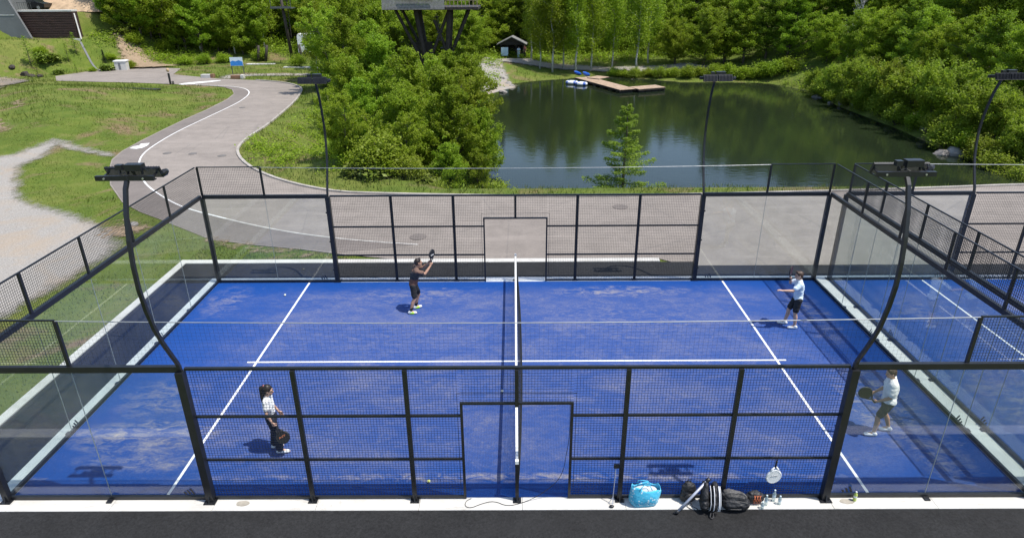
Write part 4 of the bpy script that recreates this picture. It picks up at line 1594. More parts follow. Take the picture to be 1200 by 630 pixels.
# labels: every tree is told from its neighbours by its look and by its place in its row
ORD = ['first', 'second', 'third', 'fourth', 'fifth', 'sixth', 'seventh', 'eighth', 'ninth', 'tenth', 'eleventh', 'twelfth', 'thirteenth', 'fourteenth', 'fifteenth', 'sixteenth', 'seventeenth', 'eighteenth', 'nineteenth', 'twentieth', 'twenty-first', 'twenty-second', 'twenty-third', 'twenty-fourth', 'twenty-fifth', 'twenty-sixth']
REG = {
    'clump_front': ('in lowest row of clump behind the far fence', 'trees and bushes at the front of the clump by the pond'),
    'clump_middle': ('in the middle of the clump left of pond', 'trees in the middle of the clump by the pond'),
    'clump_back': ('at the back of clump around the tower', 'trees at the back of the clump by the pond'),
    'clump_birch': ('beside the road bend and far light pole', 'thin birches at the road bend'),
    'bank': ('on the bank below the road kerb', 'low plants on the bank below the road'),
    'far_birch': ('on pond bank behind the dock', 'birches behind the dock'),
    'far_bush': ('along the far waterline right of the dock', 'bushes along the far waterline'),
    'far_wood_front': ('on the far bank behind waterline bushes', 'trees at the front of the far wood'),
    'right_front': ('hanging over rocks of the right shore', 'willows along the right shore'),
    'right_low': ('at the waterline under the right shore willows', 'low bushes at the right waterline'),
    'right_mid': ('just behind the willows of the right shore', 'trees behind the willows on the right shore'),
    'right_back': ('high on the right bank above the pond', 'upper trees on the right bank'),
    'left_front': ('at the wood edge beyond the winding road', 'trees at the wood edge beyond the road'),
    'left_edge': ('low at the wood edge beyond the winding road', 'low trees at the wood edge beyond the road'),
    'meadow_back': ('at the rear of the meadow near tower', 'trees behind the meadow'),
    'meadow_bush': ('along the foot of the wood beyond the road', 'bushes at the foot of the wood'),
    'slope_bush': ('on the grass slope under the brown wall', 'low plants on the grass slope'),
    'spruce': ('behind the small hut', 'dark spruces behind the hut'),
}
DEEP = {
    'far_wood_mid': ('leafy tree standing in the dark wood behind the far pond bank', 'trees inside the wood behind the pond'),
    'far_wood_back': ('tree deep in the shaded wood behind the far pond bank', 'trees deep in the wood behind the pond'),
    'far_wood_deep': ('tree at the very back of the wood behind the pond', 'trees at the very back behind the pond'),
    'right_deep': ('tree in the closed wood on top of the right bank', 'trees on top of the right bank'),
    'left_mid': ('tree inside the dense wood behind the winding road', 'trees inside the wood behind the road'),
    'left_back': ('tree deep in the dense wood behind the winding road', 'trees deep in the wood behind the road'),
    'left_deep': ('tree at the very back of the wood behind the road', 'trees at the very back behind the road'),
}
NOUN = {'b0': 'layered green tree', 'b1': 'upright green tree', 'b2': 'yellow-green tree', 'f0': 'broad green tree', 'f1': 'dark green tree', 'f2': 'light green tree', 'w0': 'rounded pale willow', 'w1': 'low pale willow',
        'p0': 'white-trunked birch', 'p1': 'slender white-trunked birch', 's0': 'dark leafy bush', 's1': 'bright leafy bush', 's2': 'pale tall bush', 'g0': 'large-leaved plant', 'g1': 'small large-leaved plant', 'd0': 'dark spruce'}
by = {}
for e in PLACED:
    if e[4]:
        by.setdefault(e[4], []).append(e)
for reg, lst in by.items():
    lst.sort(key=lambda e: e[2] / (e[3] + 10))
    if reg in DEEP:
        for e in lst:
            e[0]['label'], e[0]['group'] = DEEP[reg]
        continue
    for i, e in enumerate(lst):
        o, k = e[0], e[1]
        side = 'leftmost' if i == 0 else 'rightmost' if i == len(lst) - 1 else (ORD[i] + ' from left' if i <= len(lst) // 2 else ORD[len(lst) - 1 - i] + ' from right')
        o['label'] = '%s %s, %s' % (NOUN[k], REG[reg][0], side)
        o['group'] = REG[reg][1]
for e in PLACED:
    if '_h' in e[0]:
        del e[0]['_h']
for k in PROTO:
    if k not in used:
        for ch in list(PROTO[k].children):
            bpy.data.objects.remove(ch)
        bpy.data.objects.remove(PROTO[k])

# grass blades, weeds and undergrowth: nobody could count them --------------
def blades(n, xr, yr, hmin, hmax, ok, seed):
    rg = np.random.default_rng(seed)
    x = rg.uniform(xr[0], xr[1], n)
    y = rg.uniform(yr[0], yr[1], n)
    z = height(x, y)
    keep = ok(x, y)
    x, y, z = x[keep], y[keep], z[keep]
    n = len(x)
    h = rg.uniform(hmin, hmax, n)
    a = rg.uniform(0, 2 * PI, n)
    w = .012 + .05 * h
    lx, ly = rg.normal(0, .35, n) * h, rg.normal(0, .35, n) * h
    V = np.stack([np.stack([x - np.cos(a) * w, y - np.sin(a) * w, z - .02], -1), np.stack([x + np.cos(a) * w, y + np.sin(a) * w, z - .02], -1), np.stack([x + lx, y + ly, z + h], -1)], 1).reshape(-1, 3)
    return V, rg.uniform(0, 1, n)


GRAV = [gp([(-40, 188), (12, 186), (66, 170), (24, 196), (20, 230), (60, 243), (128, 272), (142, 290), (112, 311), (60, 342), (0, 376), (-60, 410), (-320, 560), (-300, 250)])]


def grass_ok(x, y):
    a = poly_sd(x, y, ROAD) > .05
    b = poly_sd(x, y, GRAV[0]) + .5 * np.random.default_rng(4).normal(0, 1, len(x)) ** 2 * -1 > -.55
    c = ~((x > -12.2) & (y < 12.0))
    d = poly_sd(x, y, SHORE) > .2
    patch = np.sin(x * 1.3 + np.sin(y * .9) * 2) + np.sin(y * 1.7 + x * .6) + np.random.default_rng(3).normal(0, .8, len(x)) > -.6
    return a & b & c & d & patch


gv, gt = [], []
for n, xr, yr, h0, h1, sd in [(70000, (-34, -12.2), (-4, 34), .02, .08, 1), (26000, (-52, -18), (34, 62), .08, .24, 2), (26000, (-20, 0), (19, 62), .08, .30, 3), (14000, (0, 50), (19.5, 23.4), .06, .20, 4), (14000, (-60, -18), (58, 82), .12, .34, 5), (12000, (0, 32), (68, 90), .12, .34, 6), (4000, (-12, -4), (12.0, 14.0), .03, .10, 7)]:
    v_, t_ = blades(n, xr, yr, h0, h1, grass_ok, sd)
    gv.append(v_)
    gt.append(t_)
gv = np.concatenate(gv)
o = np_mesh('grass', gv, np.arange(len(gv)).reshape(-1, 3), M['grass'], None, np.concatenate(gt))
tag(o, None, None, None, 'stuff')

def cover(n, pts_fn, size, seed):
    rg = np.random.default_rng(seed)
    C = pts_fn(rg, n)
    z = height(C[:, 0], C[:, 1])
    c = np.stack([C[:, 0], C[:, 1], z + C[:, 2]], -1)
    return leaves(c, size, rg, .5, 1.6)


def scat(x0, x1, y0, y1, hmax, lump=1.1):
    def f(rg, n):
        k = n // 60
        cx, cy = rg.uniform(x0, x1, k), rg.uniform(y0, y1, k)
        keep = (poly_sd(cx, cy, SHORE) > .5) & (poly_sd(cx, cy, ROAD) > .7)
        cx, cy = cx[keep], cy[keep]
        X = np.repeat(cx, 60) + rg.normal(0, lump * .45, 60 * len(cx))
        Y = np.repeat(cy, 60) + rg.normal(0, lump * .45, 60 * len(cx))
        Z = np.abs(rg.normal(0, 1, len(X))) * np.repeat(rg.uniform(.2, 1, len(cx)), 60) * hmax * .5 + .05
        return np.stack([X, Y, Z], -1)
    return f


Vs, Ts = [], []
for n, fn, size, sd in [(26000, scat(-46, -18, 78, 92, 1.5), .24, 1), (16000, scat(-20, -2, 70, 95, 1.3), .24, 2), (22000, scat(-4, 34, 84, 104, 1.4), .26, 3), (30000, scat(33, 62, 28, 95, 1.5), .24, 4), (30000, scat(-16, -2.5, 24, 66, .8, .8), .16, 5), (9000, scat(31, 36, 26, 72, .7, .7), .16, 6), (9000, scat(-50, -38, 72, 82, .8), .2, 7)]:
    V, F_, T = cover(n, fn, size, sd)
    Vs.append(V)
    Ts.append(T)
V = np.concatenate(Vs)
tag(np_mesh('undergrowth', V, np.arange(len(V)).reshape(-1, 4), M['leaf'], None, np.concatenate(Ts)), None, None, None, 'stuff')

# ------------------------------------------------------------------ soft bodies: round cones merged into one skin
def rcone(mb, a, b, ra, rb, n=12):
    """round cone from a to b"""
    a, b = Vector(a), Vector(b)
    d = b - a
    L = d.length
    if L < 1e-6:
        return mb.ball(a, ra)
    d.normalize()
    pts, rs = [], []
    for t in (-.98, -.8, -.5):
        pts.append(a + d * ra * t)
        rs.append(ra * math.sqrt(max(0, 1 - t * t)))
    pts += [a, a + (b - a) * .5, b]
    rs += [ra, (ra + rb) / 2, rb]
    for t in (.5, .8, .98):
        pts.append(b + d * rb * t)
        rs.append(rb * math.sqrt(max(0, 1 - t * t)))
    return mb.tube(pts, rs, n)


from mathutils import noise as mnoise


def merge(name, mb, mat, voxel, parent=None, smooth=4, clip=None, folds=0.):
    o = mb.build(name, mat)
    m = o.modifiers.new('r', 'REMESH')
    m.mode = 'VOXEL'
    m.voxel_size = voxel
    if smooth:
        s = o.modifiers.new('s', 'SMOOTH')
        s.iterations = smooth
        s.factor = .5
    dg = bpy.context.evaluated_depsgraph_get()
    dg.update()
    me = bpy.data.meshes.new_from_object(o.evaluated_get(dg))
    old = o.data
    o.modifiers.clear()
    o.data = me
    me.name = name
    bpy.data.meshes.remove(old)
    me.polygons.foreach_set('use_smooth', [True] * len(me.polygons))
    if folds:
        # creases of cloth
        nrm = [v.normal.copy() for v in me.vertices]
        for v, nv in zip(me.vertices, nrm):
            c = v.co.copy()
            q = mnoise.noise(Vector((c.x * 9, c.y * 9, c.z * 16))) + .6 * mnoise.noise(Vector((c.x * 22 + 5, c.y * 22, c.z * 30)))
            v.co = c + nv * (q * folds)
    if clip:
        for v in me.vertices:
            clip(v)
    me.materials.clear()
    me.materials.append(mat)
    me.update()
    if parent is not None:
        o.parent = parent
    return o


M['skin'] = simple('skin_tan', (.44, .25, .165), .55, .08, 9)
M['skin2'] = simple('skin_light', (.52, .32, .23), .55, .08, 9)
M['hair'] = simple('dark_brown_hair', (.020, .013, .010), .5, .4, 30)
M['hair2'] = simple('brown_hair', (.055, .030, .018), .5, .4, 30)
M['white_cloth'] = simple('white_cotton', (.76, .76, .75), .85, .06, 5, .3, 14)
M['blue_cloth'] = simple('pale_blue_cotton', (.60, .71, .81), .85, .14, 5, .3, 14)
M['black_cloth'] = simple('black_cloth', (.014, .014, .016), .8, .3, 6, .3, 14)
M['navy_cloth'] = simple('dark_navy_cloth', (.012, .014, .028), .8, .3, 6, .3, 14)
M['grey_cloth'] = simple('charcoal_cloth', (.055, .05, .05), .85, .2, 6, .3, 14)
M['shoe'] = simple('white_shoe', (.74, .74, .72), .6, .06, 20)
M['neon'] = simple('neon_yellow_trim', (.45, .80, .06), .6, .05, 20)
M['pink'] = simple('pink_scrunchie', (.34, .13, .15), .8, .1, 20)
M['eye'] = simple('dark_eye', (.012, .009, .008), .25, .1, 20)
M['lip'] = simple('lips', (.33, .12, .10), .5, .1, 20)


def m_band():
    m = NT('dark_blocked_shirt')
    s = m.n('ShaderNodeSeparateXYZ')
    m.link(m.obj(), s.inputs[0])
    c = m.ramp(m.maprange(s.outputs[2], .8, 1.6), [(0., (.13, .058, .044)), (.36, (.14, .064, .048)), (.42, (.028, .028, .034)), (.66, (.034, .034, .040)), (.72, (.15, .085, .062)), (1., (.11, .075, .062))])
    m.principled(c, .8)
    return m.mat


M['band_cloth'] = m_band()


def hand(mb, wrist, d, palm_n, side, curl, grip_r=0.02, s=1.0):
    """palm, four unequal bent fingers and a thumb from the side of the palm; d points along the hand, fingers curl towards palm_n"""
    wrist, d, n = Vector(wrist), Vector(d).normalized(), Vector(palm_n)
    n = (n - d * n.dot(d)).normalized()
    t = d.cross(n).normalized() * side
    k0 = wrist + d * .085 * s
    for i in range(4):
        o = (i - 1.5) * .020 * s
        rcone(mb, wrist + d * .015 * s + t * o * .6, k0 + t * o, .016 * s, .0125 * s, 8)
    for i, L in enumerate((.070, .080, .074, .058)):
        o = (1.5 - i) * .021 * s
        p = k0 + t * o
        ang = curl * .55
        for j, f in enumerate((.45, .32, .23)):
            dirv = d * math.cos(ang) + n * math.sin(ang)
            q = p + dirv * L * f * s
            rcone(mb, p, q, .0098 * s, .0088 * s, 7)
            p = q
            ang += curl * .8
    p = wrist + d * .025 * s + t * .030 * s
    q = p + (d * .6 + t * .55 + n * .5 * min(1, curl)).normalized() * .040 * s
    rcone(mb, p, q, .013 * s, .011 * s, 7)
    r = q + (d * .8 + n * .75 * min(1, curl) - t * .1).normalized() * .032 * s
    rcone(mb, q, r, .0105 * s, .009 * s, 7)


def person(label, at, rz, J, look, skin='skin', shirt=None, bottoms=None, shoes=None, hair=None, hairstyle='short', scale=1.0, shirt_hem=0.0, fem=False, group=None, sock=None, trim=None, ease=.020):
    """J: joints in the person's own frame (x ahead, y left, z up, metres)"""
    t = thing('person', label, 'person', at, rz, group)
    t.scale = (scale,) * 3
    V = {k: Vector(v) for k, v in J.items() if not k.startswith('hand')}
    mb = MB()
    hipw = (V['hipL'] - V['hipR'])
    pel = (V['hipL'] + V['hipR']) / 2
    ch, nk = V['chest'], V['neck']
    bw = .9 if fem else 1.0
    # trunk
    rcone(mb, V['hipL'].lerp(V['hipR'], .12), V['hipR'].lerp(V['hipL'], .12), .098, .098)
    rcone(mb, pel, pel.lerp(ch, .5), .115, .105 * bw)
    rcone(mb, pel.lerp(ch, .5), ch, .108 * bw, .125 * bw)
    sl, sr = V['shL'], V['shR']
    for f in (.12, .3):
        a, b = sl.lerp(sr, f), sr.lerp(sl, f)
        rcone(mb, a, a.lerp(pel, .38), .072 * bw, .085 * bw)
        rcone(mb, b, b.lerp(pel, .38), .072 * bw, .085 * bw)
    rcone(mb, sl, sr, .058, .058)
    rcone(mb, nk.lerp(ch, .35), nk, .075, .054)
    hd = V['head']
    rcone(mb, nk, hd - Vector((0, 0, .02)), .054, .052)
    # limbs
    for s in 'LR':
        rcone(mb, V['sh' + s], V['el' + s], .054 * bw, .040 * bw)
        e, w = V['el' + s], V['wr' + s]
        rcone(mb, e, e.lerp(w, .35), .040 * bw, .041 * bw)
        rcone(mb, e.lerp(w, .35), w, .041 * bw, .026 * bw)
        k, a = V['kn' + s], V['an' + s]
        rcone(mb, V['hip' + s], k, .088, .056)
        bk = Vector(J['calfdir' + s]) if 'calfdir' + s in J else Vector((-1, 0, 0))
        rcone(mb, k, k.lerp(a, .35) + bk * .018, .055, .058)
        rcone(mb, k.lerp(a, .35) + bk * .018, a, .058, .037)
        f = Vector(J['toe' + s])
        rcone(mb, a, a.lerp(f, .9), .04, .03)
        hdn = J['hand' + s]
        hand(mb, w, hdn[0], hdn[1], 1 if s == 'R' else -1, hdn[2])
    # head: skull, jaw, nose, ears, facing `look`
    fw = Vector(look).normalized()
    upv = Vector((0, 0, 1))
    lf = upv.cross(fw).normalized()
    up2 = fw.cross(lf)
    R = Matrix((fw, lf, up2)).transposed()
    mb.ball(hd + up2 * .03, (.098, .078, .100), 16, 10, 0, R)
    mb.ball(hd + up2 * -.025 + fw * .018, (.078, .064, .095), 14, 9, 0, R)
    mb.ball(hd - up2 * .085 + fw * .055, (.034, .036, .028), 10, 7, 0, R)
    rcone(mb, hd + fw * .092 + up2 * .018, hd + fw * .112 - up2 * .022, .011, .016, 8)
    for sd in (1, -1):
        mb.ball(hd + lf * .078 * sd + up2 * -.002, (.022, .012, .033), 8, 6, 0, R)
        mb.ball(hd + lf * .033 * sd + fw * .082 + up2 * .034, (.02, .026, .012), 8, 6, 0, R)
    body = merge('body', mb, M[skin], .0085, t, 3)
    e = MB()
    for sd in (1, -1):
        e.ball(hd + lf * .031 * sd + fw * .088 + up2 * .012, (.010, .014, .008), 8, 6, 0, R)
    e.build('eyes', M['eye'], t, True)
    e = MB()
    e.ball(hd + fw * .094 - up2 * .052, (.010, .024, .008), 8, 6, 0, R)
    e.build('mouth', M['lip'], t, True)
    # hair
    hb = MB()
    hb.ball(hd + up2 * .045 - fw * .014, (.106, .088, .098), 16, 10, 0, R)
    hb.ball(hd + up2 * .005 - fw * .042, (.075, .084, .085), 14, 9, 0, R)
    if hairstyle == 'pony':
        b0 = hd + up2 * .10 - fw * .08
        hb.ball(hd + up2 * .06 - fw * .02, (.108, .092, .10), 14, 9, 0, R)
        hb.ball(hd + up2 * .0 - fw * .03, (.085, .090, .10), 14, 9, 0, R)
        rcone(hb, b0, b0 - fw * .06 + up2 * -.04, .045, .05)
        rcone(hb, b0 - fw * .06 + up2 * -.04, b0 - fw * .075 - Vector((0, 0, .26)), .052, .046)
        rcone(hb, b0 - fw * .075 - Vector((0, 0, .26)), b0 - fw * .07 - Vector((0, 0, .60)), .050, .020)
    else:
        rcone(hb, hd + fw * .06 + lf * .04 + up2 * .10, hd + fw * .06 - lf * .04 + up2 * .10, .035, .035)
    h = merge('hair', hb, M[hair], .011, t, 2)
    if hairstyle == 'pony':
        sc_ = MB()
        b0 = hd + up2 * .10 - fw * .085
        sc_.tube([b0 + (lf * math.cos(a) + up2 * math.sin(a)) * .036 for a in np.linspace(0, 2 * PI, 13)], .014, 7)
        sc_.build('scrunchie', M['pink'], t, True)
    # shirt
    mb = MB()
    top = pel.lerp(ch, shirt_hem)
    ex = ease
    if shirt_hem <= .1:
        rcone(mb, V['hipL'].lerp(V['hipR'], .15) + Vector((0, 0, .02)), V['hipR'].lerp(V['hipL'], .15) + Vector((0, 0, .02)), .098 + ex, .098 + ex)
    rcone(mb, top + Vector((0, 0, .04)), pel.lerp(ch, .6), .112 * bw + ex, .112 * bw + ex)
    rcone(mb, pel.lerp(ch, .5), ch, .110 * bw + ex, .125 * bw + ex)
    for f in (.12, .3):
        a, b = sl.lerp(sr, f), sr.lerp(sl, f)
        rcone(mb, a, a.lerp(pel, .42), .072 * bw + ex * .8, .092 * bw + ex)
        rcone(mb, b, b.lerp(pel, .42), .072 * bw + ex * .8, .092 * bw + ex)
    rcone(mb, sl, sr, .058 + ex * .7, .058 + ex * .7)
    rcone(mb, nk.lerp(ch, .5), nk.lerp(ch, .12), .085, .07)
    for s in 'LR':
        cut = .62 if not fem else .5
        rcone(mb, V['sh' + s], V['sh' + s].lerp(V['el' + s], cut), .056 * bw + ex * .7, .058 * bw + ex * 1.0)
    merge('shirt', mb, M[shirt], .011, t, 3, None, .011)
    # shorts or trousers
    mb = MB()
    rcone(mb, V['hipL'].lerp(V['hipR'], .14), V['hipR'].lerp(V['hipL'], .14), .098 + .014, .098 + .014)
    rcone(mb, pel, pel + Vector((0, 0, .09)), .112 + .008, .112)
    for s in 'LR':
        if bottoms[1] == 'long':
            rcone(mb, V['hip' + s], V['kn' + s], .090 + .016, .085)
            rcone(mb, V['kn' + s], V['kn' + s].lerp(V['an' + s], .86), .085, .088)
        else:
            rcone(mb, V['hip' + s], V['hip' + s].lerp(V['kn' + s], .80), .088 + .018, .088)
    merge('shorts' if bottoms[1] != 'long' else 'trousers', mb, M[bottoms[0]], .011, t, 3, None, .010)
    for s in 'LR':
        a, f = V['an' + s], Vector(J['toe' + s])
        fl = (f - a)
        fl.z = 0
        d = fl.normalized()
        sd = Vector((-d.y, d.x, 0))
        heel = a - d * .045
        z0 = J.get('sole' + s, 0.0)
        lift = max(0.0, a.z - .085)
        mb = MB()
        hb_ = Vector((heel.x, heel.y, .045 + lift))
        tb = Vector((f.x, f.y, .042 + max(0., f.z - .03)))
        rcone(mb, hb_, hb_.lerp(tb, .55), .046, .050)
        rcone(mb, hb_.lerp(tb, .5), tb - d * .035, .050, .040)
        rcone(mb, hb_, a, .046, .050)
        zmin = lambda v: setattr(v.co, 'z', max(v.co.z, .002))
        sh = merge('shoe', mb, M[shoes], .010, t, 2, zmin)
        if trim:
            mb = MB()
            rcone(mb, hb_.lerp(tb, .15) + Vector((0, 0, -.005)), hb_.lerp(tb, .55) + Vector((0, 0, -.005)), .0500, .0545)
            merge('shoe_trim', mb, M[trim], .010, sh, 1, lambda v: setattr(v.co, 'z', max(v.co.z, .006)))
        if sock:
            mb = MB()
            rcone(mb, a, a.lerp(V['kn' + s], .30), .046, .050)
            merge('sock', mb, M[sock], .010, t, 2)
    return t


def racket(label, at, R, colr, edge, group=None, mark=None, cat='racket'):
    """padel racket: solid teardrop head, open bridge, short grip. Local frame: y along the racket from the butt, z the thickness"""
    t = bpy.data.objects.new('padel_racket', None)
    COL.objects.link(t)
    tag(t, label, cat, group)
    t.matrix_world = Matrix.Translation(at) @ R.to_4x4()
    out = []
    for i in range(36):
        a = 2 * PI * i / 36
        x, y = .128 * math.cos(a), .135 * math.sin(a)
        if y < 0:
            x *= 1 - .28 * (y / .135) ** 2
        out.append((x, y + .325))
    mb = MB()
    mb.prism(out, -.017, .017)
    hd = mb.build('head', colr, t)
    mb = MB()
    mb.tube([(x, y, 0) for x, y in out] + [(out[0][0], out[0][1], 0)], .020, 6)
    mb.build('frame', edge, hd, True)
    mb = MB()
    for ix in range(-3, 4):
        for iy in range(-3, 4):
            if ix * ix + iy * iy < 11:
                for sz in (-1, 1):
                    c = Vector((ix * .026, .335 + iy * .026, sz * .0176))
                    mb.prism([(c.x + .0055 * math.cos(q * PI / 3), c.y + .0055 * math.sin(q * PI / 3)) for q in range(6)], c.z - .0005, c.z + .0005)
    mb.build('holes', M['black'], hd)
    mb = MB()
    for s in (-1, 1):
        mb.tube([(s * .075, .215, 0), (s * .055, .175, 0), (s * .018, .125, 0)], [.018, .017, .015], 7)
    mb.build('bridge', edge, t, True)
    mb = MB()
    mb.tube([(0, 0, 0), (0, .015, 0), (0, .12, 0), (0, .14, 0)], [.018, .0165, .0165, .019], 8)
    mb.tube([(0, -.008, 0), (0, .004, 0)], .021, 8)
    mb.build('grip', M['black'], t, True)
    if mark:
        mb = MB()
        for sz in (-1, 1):
            mb.tube([(-.07 + .02 * i, .30 + (.022 if i % 2 else -.012), sz * .0195) for i in range(8)], .0045, 5)
            mb.tube([(-.06, .285, sz * .0195), (.07, .31, sz * .0195)], .004, 5)
        mb.build('lettering', mark, hd)
    return t


def frame(y, z):
    """rotation whose columns are x, y(along), z(thickness)"""
    y, z = Vector(y).normalized(), Vector(z)
    z = (z - y * z.dot(y)).normalized()
    x = y.cross(z)
    return Matrix((x, y, z)).transposed()


def world(at, rz, p, s=1.0):
    return Vector(at) + Matrix.Rotation(rz, 3, 'Z') @ (Vector(p) * s)


# player by the far fence: both hands up, racket before his face -------------
FZ = .024
c = G(486, 365)
at1, rz1 = (c.x, c.y, FZ), math.radians(14)
J1 = dict(hipL=(.03, .095, .90), hipR=(.0, -.095, .90), chest=(.10, .0, 1.27), neck=(.15, 0, 1.47), head=(.21, 0, 1.60),
          shL=(.14, .18, 1.40), shR=(.13, -.18, 1.39), elL=(.36, .17, 1.36), wrL=(.52, .02, 1.55), elR=(.37, -.20, 1.30), wrR=(.56, -.10, 1.50),
          knL=(.17, .13, .50), anL=(.06, .17, .085), toeL=(.25, .20, .03), knR=(.02, -.14, .49), anR=(-.13, -.16, .085), toeR=(.05, -.20, .03),
          handL=((.5, -.3, .8), (.3, -.9, 0), .5), handR=((.35, .1, .9), (.3, .9, 0), 1.5))
person('man in dark blocked shirt and black shorts, racket raised before the far fence', at1, rz1, J1, (1, 0, .15), 'skin', 'band_cloth', ('black_cloth', 'short'), 'shoe', 'hair', 'short', 1.0, 0, False, None, 'black_cloth', 'neon')
racket('black and white racket raised by the man in dark shirt', world(at1, rz1, (.585, -.085, 1.53)), Matrix.Rotation(rz1, 3, 'Z') @ frame((.12, .1, .98), (.75, -.6, .1)), M['black'], M['black'], None, M['white'])

# player at the right, pale shirt, facing left ------------------------------
c = G(929, 383)
at2, rz2 = (c.x, c.y, FZ), math.radians(172)
J2 = dict(hipL=(.0, .09, .91), hipR=(.0, -.10, .91), chest=(.03, .0, 1.28), neck=(.04, 0, 1.49), head=(.09, 0, 1.62),
          shL=(.05, .18, 1.41), shR=(.02, -.18, 1.41), elL=(.26, .25, 1.25), wrL=(.52, .24, 1.24), elR=(.20, -.30, 1.25), wrR=(.27, -.10, 1.45),
          knL=(.05, .12, .50), anL=(.0, .13, .085), toeL=(.20, .15, .03), knR=(.13, -.13, .50), anR=(.10, -.20, .085), toeR=(.30, -.24, .03),
          handL=((1, -.1, .1), (0, 0, -1), .45), handR=((.2, .3, .9), (.5, .8, 0), 1.5))
J2['anR'], J2['knR'], J2['toeR'] = (.22, -.13, .085), (.17, -.11, .50), (.42, -.15, .03)
person('man in pale blue shirt and black shorts at the receiving end', at2, rz2, J2, (1, .1, 0), 'skin2', 'blue_cloth', ('black_cloth', 'short'), 'shoe', 'hair2', 'short', 1.0, 0, False, None, None, None)
racket('dark red racket held at the face of the man in pale blue', world(at2, rz2, (.30, -.06, 1.45)), Matrix.Rotation(rz2, 3, 'Z') @ frame((.10, .18, .95), (.9, -.5, 0)), simple('dark_red_racket', (.06, .012, .014), .4), M['black'])

# woman at the left, long pony tail, racket hanging -------------------------
c = G(325, 528)
at3, rz3 = (c.x, c.y, FZ), math.radians(8)
J3 = dict(hipL=(.0, .085, .93), hipR=(.0, -.085, .93), chest=(-.01, .0, 1.27), neck=(-.01, 0, 1.47), head=(.04, 0, 1.60),
          shL=(-.01, .155, 1.40), shR=(-.01, -.155, 1.40), elL=(.0, .21, 1.14), wrL=(.14, .17, .93), elR=(-.02, -.22, 1.14), wrR=(.07, -.22, .90),
          knL=(-.01, .10, .51), anL=(-.06, .10, .085), toeL=(.13, .11, .03), knR=(.09, -.10, .50), anR=(.10, -.11, .085), toeR=(.31, -.12, .03),
          handL=((.5, 0, -.8), (0, -1, 0), .6), handR=((.35, .0, -.9), (.1, 1, 0), 1.5))
person('woman in white top and dark trousers, long pony tail with pink band', at3, rz3, J3, (1, -.08, -.10), 'skin2', 'white_cloth', ('navy_cloth', 'long'), 'shoe', 'hair', 'pony', .96, .28, True)
racket('dark racket with orange lettering held low by the woman', world(at3, rz3, (.101, -.192, .811)), Matrix.Rotation(rz3, 3, 'Z') @ frame((.42, -.22, -.88), (.1, -1, .25)), M['black'], M['black'], None, simple('orange_print', (.60, .22, .10), .5))

# player at the right in front, walking left --------------------------------
c = G(1031, 508)
at4, rz4 = (c.x, c.y, FZ), math.radians(172)
J4 = dict(hipL=(.0, .10, .91), hipR=(.0, -.10, .91), chest=(.02, .0, 1.27), neck=(.04, 0, 1.48), head=(.10, 0, 1.61),
          shL=(.06, .19, 1.40), shR=(-.02, -.18, 1.40), elL=(.10, .24, 1.12), wrL=(.30, .17, .97), elR=(.02, -.24, 1.12), wrR=(.24, -.20, .98),
          knL=(.19, .11, .50), anL=(.20, .12, .085), toeL=(.41, .13, .03), knR=(-.04, -.11, .49), anR=(-.20, -.11, .10), toeR=(.0, -.12, .03),
          handL=((.9, -.2, -.4), (0, -1, 0), 1.5), handR=((.85, .3, -.35), (0, 1, 0), .9))
person('man in white tee and charcoal shorts walking behind the front glass', at4, rz4, J4, (1, .1, -.1), 'skin', 'white_cloth', ('grey_cloth', 'short'), 'shoe', 'hair2', 'short', .97, 0, ease=.036)
racket('round black racket carried by the man in white tee', world(at4, rz4, (.344, .155, .907)), Matrix.Rotation(rz4, 3, 'Z') @ frame((.55, .0, .50), (.05, 1, .1)), simple('brown_black_racket', (.035, .026, .022), .4), M['black'])


# balls ---------------------------------------------------------------------
M['ball'] = simple('yellow_felt', (.62, .66, .18), .95, .15, 30)
M['ball_old'] = simple('faded_felt', (.66, .66, .52), .95, .15, 30)
for (u, v), lab, mt in [((334, 345.5), 'faded ball lying near the far fence, left of the man in dark shirt', 'ball_old'), ((588.5, 458), 'faded ball lying beside the net, left of its white band', 'ball_old'), ((502.5, 563.5), 'yellow ball lying at the foot of the front mesh fence', 'ball'), ((467, 488.5), 'small faded ball in the middle of the left half of court', 'ball_old')][:3]:
    c = G(u, v, .055)
    t = thing('tennis_ball', lab, 'ball', (c.x, c.y, .058))
    mb = MB()
    mb.ball((0, 0, 0), .0335, 14, 9)
    mb.build('felt', M[mt], t, True)
    mb = MB()
    mb.tube([Vector((math.cos(a) * .9, math.sin(a) * .9, .45 * math.cos(2 * a))).normalized() * .0333 for a in np.linspace(0, 2 * PI, 25)], .0016, 5)
    mb.build('seam', M['white'], t)

# ------------------------------------------------------------------ things left at the foot of the front fence
KZ = .031
M['bag_black'] = simple('black_nylon', (.014, .014, .016), .6, .3, 14, .5, 30)
M['bag_grey'] = simple('grey_nylon', (.085, .082, .08), .7, .25, 14, .5, 30)
M['bag_white'] = simple('white_piping', (.70, .71, .74), .5, .06, 20)
M['orange'] = simple('orange_lace', (.42, .12, .05), .6, .1, 20)
M['silver'] = simple('silver_tube', (.42, .44, .52), .35, .12, 8, metal=.3)


def m_bluebag():
    m = NT('blue_printed_bag')
    o = m.obj()
    v = m.n('ShaderNodeTexVoronoi', Scale=26.0)
    m.link(o, v.inputs['Vector'])
    s = m.maprange(v.outputs['Distance'], .25, .40, 1., 0.)
    k = m.math('MULTIPLY', s, m.maprange(m.noise(7, 3, .6, o), .46, .54, 0, 1))
    c = m.mix(k, (.07, .46, .68), (.70, .82, .86))
    m.principled(c, .5, m.bump(m.noise(11, 4, .6, o), .6, .02))
    return m.mat


